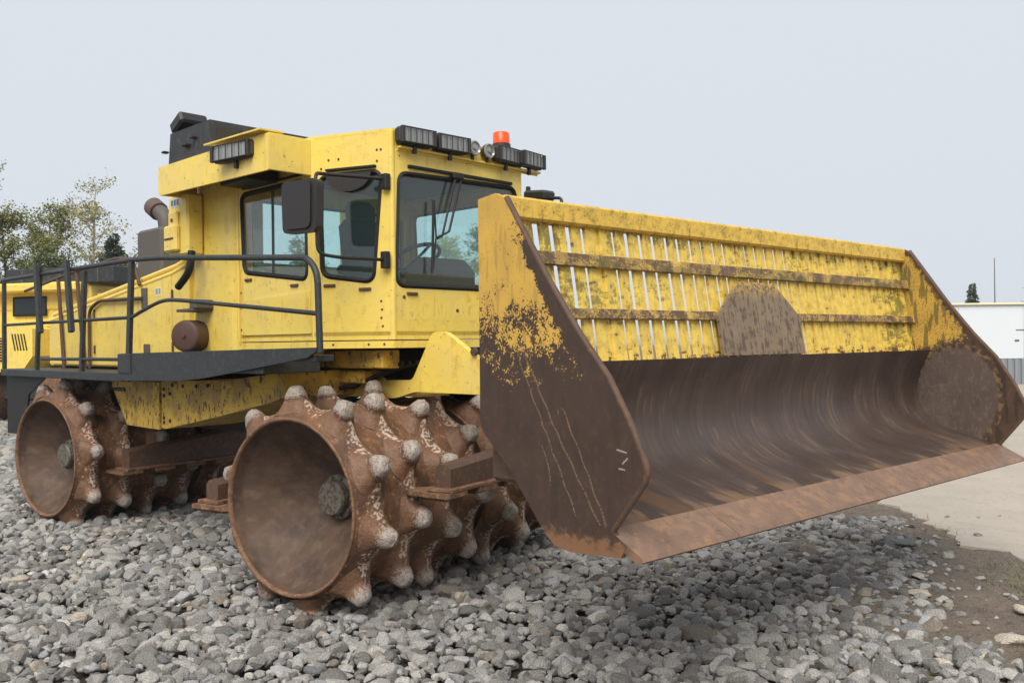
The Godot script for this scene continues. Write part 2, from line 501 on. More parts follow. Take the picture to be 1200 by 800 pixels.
	var sdr := nz(W, W, 0.055, 61, 3, Vector2(1.0, 0.10))
	var sh := tex(W, W, func(_x: int, y: int, i: int) -> Color:
		var c := Color8(122, 106, 86).lerp(Color8(140, 122, 98), n1[i])
		c = c.lerp(Color8(80, 64, 52), smoothstep(0.48, 0.66, sdr[i] * 0.6 + n4[i] * 0.4) * 0.7)
		c = c.lerp(Color8(206, 168, 76), smoothstep(0.44, 0.52, n3[i] * 0.5 + n2[i] * 0.5) * smoothstep(170.0, 20.0, y))
		return c)
	M.shield = mat(Color.WHITE, 0.55, 0.15, sh)
	# drum skin: u round, v along the axis (1.4 m)
	var dw := 1024
	var dh := 352
	var d1 := nz(dw, dh, 0.01, 41)
	var d2 := nz(dw, dh, 0.05, 42)
	var d3 := nz(dw, dh, 0.14, 43, 3)
	var d4 := nz(dw, dh, 0.06, 44, 3, Vector2(0.35, 1.3))
	var drum := tex(dw, dh, func(_x: int, y: int, i: int) -> Color:
		var z := 1.4 * y / dh
		var c := Color8(124, 88, 62).lerp(Color8(102, 74, 54), d1[i])
		c = c.lerp(Color8(156, 112, 76), smoothstep(0.5, 0.8, d2[i]) * 0.6)
		c = c.lerp(Color8(86, 62, 50), smoothstep(0.58, 0.8, d4[i]) * 0.5)
		var ridge := 0.0
		for zk: float in [0.15, 0.51, 0.87, 1.23]:
			ridge = maxf(ridge, exp(-pow((z - zk) / 0.068, 2.0)))
		var wm := ridge * 0.62 + (d3[i] - 0.5) * 1.5 + (d2[i] - 0.5) * 0.7
		c = c.lerp(Color8(74, 54, 44), smoothstep(0.5, 0.75, d1[i]) * 0.5)
		c = c.lerp(Color8(196, 184, 174), smoothstep(0.46, 0.72, wm) * 0.8)
		return c)
	M.drum = mat(Color.WHITE, 0.72, 0.1, drum)
	M.drum.normal_enabled = true
	M.drum.normal_texture = bump(dw, dh, func(_x: int, _y: int, i: int) -> float: return d3[i] * 0.4 + d2[i] * 0.6, 3.0)
	M.drum.normal_scale = 0.7
	# ------------------------------------------------ ground
	var st := tex(256, 256, func(x: int, y: int, _i: int) -> Color:
		var i := y * 2 * W + x * 2
		var v := 0.80 + 0.55 * (n3[i] - 0.5) + 0.5 * (n2[i] - 0.5)
		return Color(v, v * 0.99, v * 0.975).lerp(Color(0.62, 0.59, 0.53), smoothstep(0.6, 0.8, n4[i]) * 0.25))
	M.stone = mat(Color.WHITE, 0.85, 0.0, st, 5.0, true)
	M.stone.vertex_color_use_as_albedo = true
	M.stone.normal_enabled = true
	M.stone.normal_texture = nb
	M.stone.normal_scale = 0.7
	var conc := tex(W, W, func(_x: int, _y: int, i: int) -> Color:
		var c := Color8(172, 163, 151).lerp(Color8(160, 152, 141), n1[i])
		c = c.lerp(Color8(152, 144, 134), smoothstep(0.55, 0.8, n4[i]) * 0.3)
		return c.lerp(Color8(124, 118, 110), smoothstep(0.68, 0.8, n3[i]) * 0.35))
	M.concrete = mat(Color.WHITE, 0.85, 0.0, conc, 0.22, true)
	var so := tex(W, W, func(_x: int, _y: int, i: int) -> Color:
		var c := Color8(114, 102, 91).lerp(Color8(90, 80, 71), n1[i])
		c = c.lerp(Color8(134, 124, 112), smoothstep(0.55, 0.75, n3[i]) * 0.6)
		c = c.lerp(Color8(78, 68, 60), smoothstep(0.55, 0.75, n2[i]) * 0.6)
		return c.lerp(Color8(110, 116, 66), smoothstep(0.66, 0.8, n4[i]) * 0.3))
	M.soil = mat(Color.WHITE, 0.95, 0.0, so, 0.8, true)
	M.soil.normal_enabled = true
	M.soil.normal_texture = nb
	M.soil.normal_scale = 1.0
	M.bed = mat(Color(0.5, 0.5, 0.5), 0.95, 0.0, so, 1.0, true)  # soil colour darkened, painting in the shade of gaps between stones
	M.bark_birch = mat(Color8(176, 170, 160), 0.9)
	M.bark = mat(Color8(78, 66, 56), 0.9)
	var greens := [Color8(118, 122, 66), Color8(92, 104, 58), Color8(142, 138, 74), Color8(104, 110, 76)]
	for k in 4:
		var m := mat(greens[k], 0.8)
		m.backlight_enabled = true
		m.backlight = greens[k] * 0.5
		M["leaf%d" % k] = m
	M.needle = mat(Color8(62, 76, 58), 0.85)
	M.white_panel = mat(Color8(206, 215, 222), 0.5)
	M.cream = mat(Color8(226, 216, 178), 0.6)
	M.grey_panel = mat(Color8(128, 136, 142), 0.55)
	M.red = mat(Color8(170, 44, 34), 0.6)
	M.white = mat(Color8(225, 225, 222), 0.6)

# ---------------------------------------------------------------- terrain height
var hn := FastNoiseLite.new()
func gh(x: float, z: float) -> float:
	return hn.get_noise_2d(x * 10.0, z * 10.0) * 0.05

# right-hand limit of the gravel and of the soil strip
func gravel_edge(z: float) -> float:
	return lerpf(2.75, 3.75, clampf((-z - 5.6) / 3.4, 0, 1)) + hn.get_noise_2d(z * 40.0, 77.0) * 0.35
func concrete_edge(z: float) -> float:
	return 3.95 + 0.06 * (-z - 7.0) + hn.get_noise_2d(z * 22.0, 7.0) * 0.35 + hn.get_noise_2d(z * 120.0, 17.0) * 0.12 + maxf(0.0, -z - 10.5) * -0.55

# ---------------------------------------------------------------- compactor
func build_drum(root: Node3D, at: Vector3, turn: float, phases: Array, flip: bool, hub_at := 0.0) -> void:
	var R := Transform3D()
	var zk := [0.15, 0.51, 0.87, 1.23]
	var NT := 180
	var NZ := 64
	var L := 1.38
	var st := mst(false)
	var rad := func(th: float, z: float) -> float:
		var r := lerpf(0.600, 0.614, smoothstep(0.0, 0.05, z)) - 0.012 * smoothstep(L - 0.09, L, z)
		for k in 4:
			var dz := (z - float(zk[k])) / 0.072
			var g := exp(-dz * dz)
			if g > 0.003:
				var dth := fposmod(th - deg_to_rad(phases[k]) + PI / 10.0, TAU / 10.0) - PI / 10.0
				var bl := dth * 0.68 / 0.115
				r += g * (0.046 + 0.092 * exp(-bl * bl))
		return r
	var V := []
	for j in NZ + 1:
		var z := L * j / NZ
		var row := []
		for i in NT + 1:
			var th := TAU * i / NT
			var r: float = rad.call(th, z)
			row.append(Vector3(cos(th) * r, sin(th) * r, -z))
		V.append(row)
	for j in NZ:
		for i in NT:
			quaduv(st, V[j][i], V[j + 1][i], V[j + 1][i + 1], V[j][i + 1], Vector2(float(i) / NT, float(j) / NZ), Vector2(float(i) / NT, float(j + 1) / NZ), Vector2(float(i + 1) / NT, float(j + 1) / NZ), Vector2(float(i + 1) / NT, float(j) / NZ))
	var d := multi("drum", [[st, M.drum]], root)
	d.position = at
	d.rotation_degrees = Vector3(0, turn + (180.0 if flip else 0.0), 0)
	# rim and dish
	var s2 := mst(false)
	lathe(s2, [Vector2(0.600, -0.001), Vector2(0.603, 0.006), Vector2(0.598, 0.013), Vector2(0.588, 0.014), Vector2(0.578, 0.008), Vector2(0.574, -0.01)], 96)
	obj("rim", s2, M.rust2, d)
	var s3 := mst(false)
	lathe(s3, [Vector2(0.574, -0.01), Vector2(0.566, -0.08), Vector2(0.545, -0.10), Vector2(0.45, -0.22), Vector2(0.20, -0.50), Vector2(0.0, -0.50)], 72)
	obj("dish", s3, M.dish, d)
	var s3b := mst(false)
	lathe(s3b, [Vector2(0.60, -L), Vector2(0.2, -L + 0.05), Vector2(0.0, -L + 0.05)], 48)
	obj("inner_disc", s3b, M.rust, d)
	var s4 := mst(false)
	lathe(s4, [Vector2(0.175, -0.74), Vector2(0.175, -0.46), Vector2(0.14, -0.455), Vector2(0.138, -0.40), Vector2(0.125, -0.385), Vector2(0.0, -0.38)], 40, Transform3D(), false)
	for k in 10:
		var a := TAU * k / 10
		lathe(s4, [Vector2(0.013, -0.46), Vector2(0.013, -0.44), Vector2(0.0, -0.44)], 6, Transform3D(Basis(), Vector3(cos(a) * 0.158, sin(a) * 0.158, 0)), false)
	var hb := obj("hub", s4, M.hubgrey, d)
	hb.position.z = hub_at
	hb.scale = Vector3(0.9, 0.9, 1.0)
	# teeth
	if not M.has("tooth_mesh"):
		M.tooth_mesh = []
		for v in 4:
			# tooth grows along +y out of the ridge: wide root, blunt worn tip, slightly lopsided
			var nn := FastNoiseLite.new()
			nn.seed = 900 + v
			nn.frequency = 9.0
			var q := [[-0.05, 0.160, 0.125], [-0.015, 0.124, 0.104], [0.02, 0.094, 0.082], [0.05, 0.076, 0.068], [0.053, 0.080, 0.072], [0.082, 0.068, 0.061], [0.106, 0.059, 0.053], [0.124, 0.049, 0.043], [0.135, 0.034, 0.030], [0.139, 0.0, 0.0]]
			var c := mst(false)
			var lean := Vector2(rng.randf_range(-0.012, 0.012), rng.randf_range(-0.012, 0.012))
			var f := func(e: Array, a: float) -> Vector3:
				var cc := signf(cos(a)) * pow(absf(cos(a)), 0.72)
				var ss := signf(sin(a)) * pow(absf(sin(a)), 0.72)
				var w := 1.0 + 0.10 * nn.get_noise_3d(cos(a) * 0.1, float(e[0]), sin(a) * 0.1)
				var t: float = maxf(0.0, e[0]) / 0.147
				return Vector3(cc * e[1] * w + lean.x * t * t, e[0] + 0.008 * nn.get_noise_2d(cc, ss) * t, ss * e[2] * w + lean.y * t * t)
			for i in q.size() - 1:
				for k in 24:
					var a0 := TAU * k / 24
					var a1 := TAU * (k + 1) / 24
					var v0: float = 1.0 - (float(q[i][0]) + 0.05) / 0.2
					var v1: float = 1.0 - (float(q[i + 1][0]) + 0.05) / 0.2
					var u0 := k / 24.0 + v * 0.25
					var u1 := (k + 1) / 24.0 + v * 0.25
					quaduv(c, f.call(q[i], a0), f.call(q[i + 1], a0), f.call(q[i + 1], a1), f.call(q[i], a1), Vector2(u0, v0), Vector2(u0, v1), Vector2(u1, v1), Vector2(u1, v0))
			c.generate_normals()
			c.set_material(M.tooth)
			M.tooth_mesh.append(c.commit())
	for k in 4:
		for i in 10:
			var th := deg_to_rad(phases[k] + 36.0 * i)
			var o := inst("tooth", M.tooth_mesh[rng.randi() % 4], d)
			var rd := Vector3(cos(th), sin(th), 0)
			o.transform = Transform3D(Basis(Vector3(sin(th), -cos(th), 0), rd, Vector3(0, 0, 1)).rotated(rd, rng.randf_range(-0.2, 0.2)).scaled_local(Vector3(rng.randf_range(0.92, 1.10), rng.randf_range(0.95, 1.08), rng.randf_range(0.90, 1.08))), rd * 0.668 + Vector3(0, 0, -float(zk[k])))

func scraper(root: Node3D, at: Vector3, turn: float, x: float, z0: float, z1: float, yb: float, ya: float, yc: float) -> void:
	# beam across the drum, deeper towards the middle of the machine, with fingers between the rings
	var sx := signf(x)
	var st := mst()
	var xi := x - sx * 0.13
	var ring := func(z: float, yt: float) -> Array:
		var c := 0.03
		var p := [Vector2(x, yb), Vector2(x, yt - c), Vector2(x - sx * c, yt), Vector2(xi + sx * c, yt), Vector2(xi, yt - c), Vector2(xi, yb)]
		return p.map(func(v: Vector2) -> Vector3: return Vector3(v.x, v.y, z))
	var A: Array = ring.call(z0, ya)
	var B: Array = ring.call(z1, yc)
	for i in 6:
		var j := (i + 1) % 6
		quad(st, A[i], A[j], B[j], B[i])
	for i in range(1, 5):
		tri(st, A[0], A[i], A[i + 1])
		tri(st, B[0], B[i + 1], B[i])
	var b := obj("scraper_beam", st, M.rust, root)
	b.position = at
	b.rotation_degrees.y = turn
	var s2 := mst()
	bbox(s2, Vector3(minf(x, xi) - 0.04, yb - 0.026, z1), Vector3(maxf(x, xi) + 0.05, yb - 0.001, z0 + 0.05), 0.004)
	obj("base_plate", s2, M.rust2, b)
	var k := 0
	while z0 - 0.02 - 0.36 * k > z1 + 0.1:
		var z := z0 - 0.02 - 0.36 * k
		var s3 := mst()
		plate(s3, round_poly([Vector2(x + sx * 0.05, 0.11), Vector2(x - sx * 0.30, 0.09), Vector2(x - sx * 0.36, 0.03), Vector2(x - sx * 0.36, -0.05), Vector2(x - sx * 0.30, -0.10), Vector2(x + sx * 0.05, -0.12)], 0.015, 2), XF(Vector3(0, yb - 0.028, z), Vector3.RIGHT, Vector3.FORWARD), 0.03)
		obj("scraper_finger", s3, M.rust2, b)
		var s4 := mst()
		plate(s4, [Vector2(x - sx * 0.02, 0.07), Vector2(x - sx * 0.24, 0.06), Vector2(x - sx * 0.24, -0.06), Vector2(x - sx * 0.02, -0.08)], XF(Vector3(0, yb - 0.06, z), Vector3.RIGHT, Vector3.FORWARD), 0.025)
		obj("wear_pad", s4, M.rust2, b)
		k += 1

func wedge(st: SurfaceTool, prof: Array, z0: float, z1: float) -> void:
	# polygon in x,y extruded between two z
	plate(st, prof, Transform3D(Basis(), Vector3(0, 0, z0)), z0 - z1)

func build_blade(root: Node3D) -> void:
	var W := 4.4
	var uvs := Vector2(1.0 / 1.3, 1.0 / 1.9)
	var uvo := Vector2(-0.1, 2.6)
	# mouldboard (carries the other blade parts)
	var prof := [Vector2(0.365, 1.700), Vector2(0.325, 1.62), Vector2(0.285, 1.53), Vector2(0.262, 1.44), Vector2(0.257, 1.36), Vector2(0.270, 1.28), Vector2(0.305, 1.21), Vector2(0.365, 1.15), Vector2(0.45, 1.10), Vector2(0.56, 1.062), Vector2(0.69, 1.026), Vector2(0.850, 0.986)]
	var st := mst(false)
	var lens := [0.0]
	for i in range(1, prof.size()): lens.append(lens[-1] + prof[i].distance_to(prof[i - 1]))
	var nz_ := 40
	for j in nz_:
		var z0 := -0.031 - (W - 0.032) * j / nz_
		var z1 := -0.031 - (W - 0.032) * (j + 1) / nz_
		for i in prof.size() - 1:
			var p: Vector2 = prof[i]
			var q: Vector2 = prof[i + 1]
			var v0: float = lens[i] / lens[-1]
			var v1: float = lens[i + 1] / lens[-1]
			quaduv(st, Vector3(p.x, p.y, z0), Vector3(p.x, p.y, z1), Vector3(q.x, q.y, z1), Vector3(q.x, q.y, z0), Vector2(float(j) / nz_, v0), Vector2(float(j + 1) / nz_, v0), Vector2(float(j + 1) / nz_, v1), Vector2(float(j) / nz_, v1))
			var bk := Vector2(-0.03, -0.012)
			var pb := p + bk
			var qb := q + bk
			quaduv(st, Vector3(pb.x, pb.y, z1), Vector3(pb.x, pb.y, z0), Vector3(qb.x, qb.y, z0), Vector3(qb.x, qb.y, z1), Vector2.ZERO, Vector2.ZERO, Vector2.ZERO, Vector2.ZERO)
	st.set_smooth_group(-1)
	quad(st, Vector3(0.365, 1.7, -0.031), Vector3(0.335, 1.688, -0.031), Vector3(0.335, 1.688, -W), Vector3(0.365, 1.7, -W))
	var b := obj("blade", st, M.mould, root)
	b.position = Vector3(2.006, 0, 0.141)
	b.rotation_degrees.y = -4.0
	var outline := [Vector2(0.0, 2.52), Vector2(0.13, 2.535), Vector2(0.2, 2.505), Vector2(0.495, 2.077), Vector2(0.685, 1.83), Vector2(0.85, 1.645), Vector2(0.98, 1.435), Vector2(1.050, 1.285), Vector2(1.058, 1.25), Vector2(1.048, 1.215), Vector2(0.866, 0.985), Vector2(0.95, 0.93), Vector2(0.92, 0.875), Vector2(0.62, 0.853), Vector2(0.52, 0.865), Vector2(0.455, 0.915), Vector2(0.21, 1.19), Vector2(0.03, 1.345), Vector2(-0.002, 1.40)]
	for s in 2:
		var s1 := mst()
		plate(s1, outline, Transform3D(Basis(), Vector3(0, 0, 0 if s == 0 else -W)), 0.03, uvs, uvo)
		var e := obj("end_plate", s1, M.plate_near if s == 0 else M.plate_far, b)
		e.set_meta("label", "end plate with flaking yellow paint above bare brown steel" if s == 0 else "mossy yellow end plate with a polished brown oval")
	# worn lip along the front edge of each end plate
	for z: float in [-0.015, -W - 0.015]:
		var s1 := mst()
		var run := []
		for v: Vector2 in outline.slice(2, 11): run.append(Vector3(v.x, v.y, z))
		tube(s1, run, 0.0165, 8)
		obj("edge_strip", s1, M.rust, b)
	# top beam
	var s5 := mst()
	bbox(s5, Vector3(0.06, 2.415, -W + 0.001), Vector3(0.175, 2.528, -0.031), 0.012)
	obj("top_beam", s5, M.slat, b)
	# slats
	var dirv := Vector3(0.245 - 0.125, 1.68 - 2.42, 0)
	var ln := dirv.length()
	dirv = dirv.normalized()
	var bas := Basis(Vector3(-dirv.y, dirv.x, 0), -dirv, Vector3(0, 0, 1))
	for k in 37:
		var z := -0.092 - 0.1172 * k
		var w := lerpf(0.076, 0.106, k / 30.0) + rng.randf_range(-0.006, 0.006)
		w = minf(w, 0.1135)
		if k in [5, 6]: w = 0.112
		var s6 := mst()
		var hx := 0.009
		var hy := ln * 0.5
		var hz := w * 0.5
		var u0 := k / 37.0
		var u1 := (k + 1) / 37.0
		for sgn: float in [1.0, -1.0]:
			quaduv(s6, Vector3(hx * sgn, hy, hz), Vector3(hx * sgn, hy, -hz), Vector3(hx * sgn, -hy, -hz), Vector3(hx * sgn, -hy, hz), Vector2(u0, 0), Vector2(u1, 0), Vector2(u1, 1), Vector2(u0, 1))
			var ue := u0 if sgn > 0 else u1
			quaduv(s6, Vector3(-hx, hy, hz * sgn), Vector3(hx, hy, hz * sgn), Vector3(hx, -hy, hz * sgn), Vector3(-hx, -hy, hz * sgn), Vector2(ue, 0), Vector2(ue, 0), Vector2(ue, 1), Vector2(ue, 1))
		var o := obj("slat", s6, M.grille, b)
		o.transform = Transform3D(bas.rotated(Vector3(0, 0, 1), rng.randf_range(-0.004, 0.004)).rotated(Vector3(1, 0, 0), rng.randf_range(-0.005, 0.005)) * Basis(Vector3.UP, rng.randf_range(0.05, 0.14)), Vector3((0.125 + 0.245) * 0.5, (2.42 + 1.68) * 0.5, z))
	for e: Array in [[2.228, 0.070], [1.945, 0.055]]:
		var s7 := mst()
		box(s7, Vector3(0, 0, -W * 0.5 - 0.015), Vector3(0.03, e[1], W - 0.032), 0.004)
		var o := obj("cross_bar", s7, M.bar, b)
		o.transform = Transform3D(bas, Vector3(0.125 + (2.42 - e[0]) * 0.162 + 0.026, e[0], 0))
	# shield plate in the middle
	var s8 := mst()
	var f := Transform3D(Basis(Vector3(0, 0, -1), -dirv, Vector3(0, 0, -1).cross(-dirv)), Vector3(0.125 + (2.42 - 1.70) * 0.162 + 0.064, 1.70, -2.13))
	plate(s8, round_poly([Vector2(-0.47, 0.005), Vector2(-0.465, 0.255), Vector2(-0.205, 0.47), Vector2(0.205, 0.47), Vector2(0.465, 0.255), Vector2(0.47, 0.005)], 0.012, 2), f, 0.02, Vector2(1.0 / 0.95, 1.0 / 0.52), Vector2(-0.475, 0.51))
	obj("shield_plate", s8, M.shield, b)
	# cutting edge in bolted pieces
	var cuts := [0.0, -0.70, -1.62, -2.20, -2.78, -3.72, -4.43]
	var cdir := (Vector2(1.045, 0.884) - Vector2(0.848, 0.984)).normalized()
	var cn := Vector2(-cdir.y, cdir.x)
	var f2 := Transform3D(Basis(Vector3(cdir.x, cdir.y, 0), Vector3(cn.x, cn.y, 0), Vector3(0, 0, 1)), Vector3(0.848, 0.984, 0))
	for k in cuts.size() - 1:
		var s9 := mst()
		var z0: float = cuts[k] - 0.002
		var z1: float = cuts[k + 1] + 0.002
		plate(s9, [Vector2(0.0, 0.006), Vector2(0.205, 0.004), Vector2(0.222, -0.006), Vector2(0.215, -0.022), Vector2(0.18, -0.034), Vector2(0.0, -0.034)], f2 * Transform3D(Basis(), Vector3(0, 0, z0)), z0 - z1)
		obj("cutting_edge", s9, M.cut, b)
		if k == 0:
			for q: Array in [[-0.13, 0.05], [-0.24, 0.13], [-0.32, 0.05], [-0.44, 0.15], [-0.51, 0.05], [-0.62, 0.14]]:
				var s10 := mst()
				lathe(s10, [Vector2(0.024, 0.0), Vector2(0.021, 0.0025), Vector2(0.0, 0.003)], 14, f2 * Transform3D(Basis(Vector3.RIGHT, -PI / 2), Vector3(q[1], 0.005, q[0])), false)
				obj("bolt", s10, M.cut, b)
	var sl := mst()
	bbox(sl, Vector3(0.12, 1.665, -W + 0.002), Vector3(0.34, 1.688, -0.032), 0.004)
	obj("ledge", sl, M.bar, b)
	# stiffener box and push arms behind
	var s11 := mst()
	bbox(s11, Vector3(-0.02, 1.10, -W + 0.05), Vector3(0.2, 1.34, -0.08), 0.02)
	obj("stiffener", s11, M.rust, b)

func panel(st: SurfaceTool, f: Transform3D, outer: Array, win: Array, r: float, th: float) -> Array:
	# outer: quad corners (TL, TR, BR, BL) in f's xy; win: the same for the opening. Returns the rounded loop
	var loop := round_poly(win, r, 6)
	var n := loop.size()
	var per := n / 4
	st.set_smooth_group(-1)
	for z: float in [0.0, -th]:
		for i in n:
			var j := (i + 1) % n
			var ci := i / per
			var cj := j / per
			var a: Vector2 = loop[i]
			var b: Vector2 = loop[j]
			var A: Vector2 = outer[ci]
			var B: Vector2 = outer[cj]
			var va := f * Vector3(a.x, a.y, z)
			var vb := f * Vector3(b.x, b.y, z)
			var vA := f * Vector3(A.x, A.y, z)
			if ci == cj: tri(st, va, vb, vA)
			else: quad(st, va, vb, f * Vector3(B.x, B.y, z), vA)
	for i in n:
		var a: Vector2 = loop[i]
		var b: Vector2 = loop[(i + 1) % n]
		quad(st, f * Vector3(a.x, a.y, 0), f * Vector3(b.x, b.y, 0), f * Vector3(b.x, b.y, -th), f * Vector3(a.x, a.y, -th))
	for i in 4:
		var a: Vector2 = outer[i]
		var b: Vector2 = outer[(i + 1) % 4]
		quad(st, f * Vector3(a.x, a.y, 0), f * Vector3(b.x, b.y, 0), f * Vector3(b.x, b.y, -th), f * Vector3(a.x, a.y, -th))
	return loop

func glaze(cab: Node3D, called: String, f: Transform3D, loop: Array, glass: Material) -> void:
	var c := Vector2.ZERO
	for v: Vector2 in loop: c += v / loop.size()
	var n := loop.size()
	# rubber seal: flat ring, slightly proud
	var st := mst()
	var outl := []
	var inl := []
	for i in n:
		var a: Vector2 = loop[(i + n - 1) % n]
		var b: Vector2 = loop[(i + 1) % n]
		var t := (b - a).normalized()
		var nn := Vector2(t.y, -t.x)
		if nn.dot(loop[i] - c) < 0: nn = -nn
		outl.append(loop[i] + nn * 0.012)
		inl.append(loop[i] - nn * 0.026)
	for i in n:
		var j := (i + 1) % n
		var o0: Vector2 = outl[i]
		var o1: Vector2 = outl[j]
		var i0: Vector2 = inl[i]
		var i1: Vector2 = inl[j]
		var m0 := (o0 + i0) * 0.5
		var m1 := (o1 + i1) * 0.5
		quad(st, f * Vector3(o0.x, o0.y, 0.001), f * Vector3(o1.x, o1.y, 0.001), f * Vector3(m1.x, m1.y, 0.014), f * Vector3(m0.x, m0.y, 0.014))
		quad(st, f * Vector3(m0.x, m0.y, 0.014), f * Vector3(m1.x, m1.y, 0.014), f * Vector3(i1.x, i1.y, -0.012), f * Vector3(i0.x, i0.y, -0.012))
	obj("window_seal", st, M.rubber, cab)
	var s2 := mst()
	plate(s2, inl.map(func(v: Vector2) -> Vector2: return c + (v - c) * 1.002), f * Transform3D(Basis(), Vector3(0, 0, -0.010)), 0.006)
	obj(called, s2, glass, cab)

func work_light(cab: Node3D, at: Vector3, face: Vector3, w: float, h: float, tilt := 0.0) -> void:
	# housing, lens and guard in one fitting; face: direction the lens looks
	var f := XF(at, Vector3.UP.cross(face), Vector3.UP) * Transform3D(Basis(Vector3.RIGHT, tilt), Vector3.ZERO)
	var a := mst()
	box(a, f * Vector3(0, 0, -0.045), Vector3(w, h, 0.09), 0.02, f.basis)
	box(a, f * Vector3(0, -h * 0.5 - 0.025, -0.05), Vector3(0.03, 0.06, 0.03), 0.004, f.basis)
	# guard bars and frame
	for k in 6:
		var x := w * (-0.42 + 0.168 * k)
		tube(a, [f * Vector3(x, -h * 0.42, 0.016), f * Vector3(x, h * 0.42, 0.016)], 0.004, 5)
	for y: float in [-0.43, 0.43]:
		tube(a, [f * Vector3(-w * 0.45, h * y, 0.016), f * Vector3(w * 0.45, h * y, 0.016)], 0.005, 5)
	for x: float in [-0.46, 0.46]:
		box(a, f * Vector3(w * x, 0, 0.006), Vector3(0.022, h * 0.95, 0.03), 0.004, f.basis)
	var b := mst()
	box(b, f * Vector3(0, 0, 0.001), Vector3(w * 0.86, h * 0.76, 0.006), 0.002, f.basis)
	multi("work_light", [[a, M.plastic], [b, M.lens]], cab)

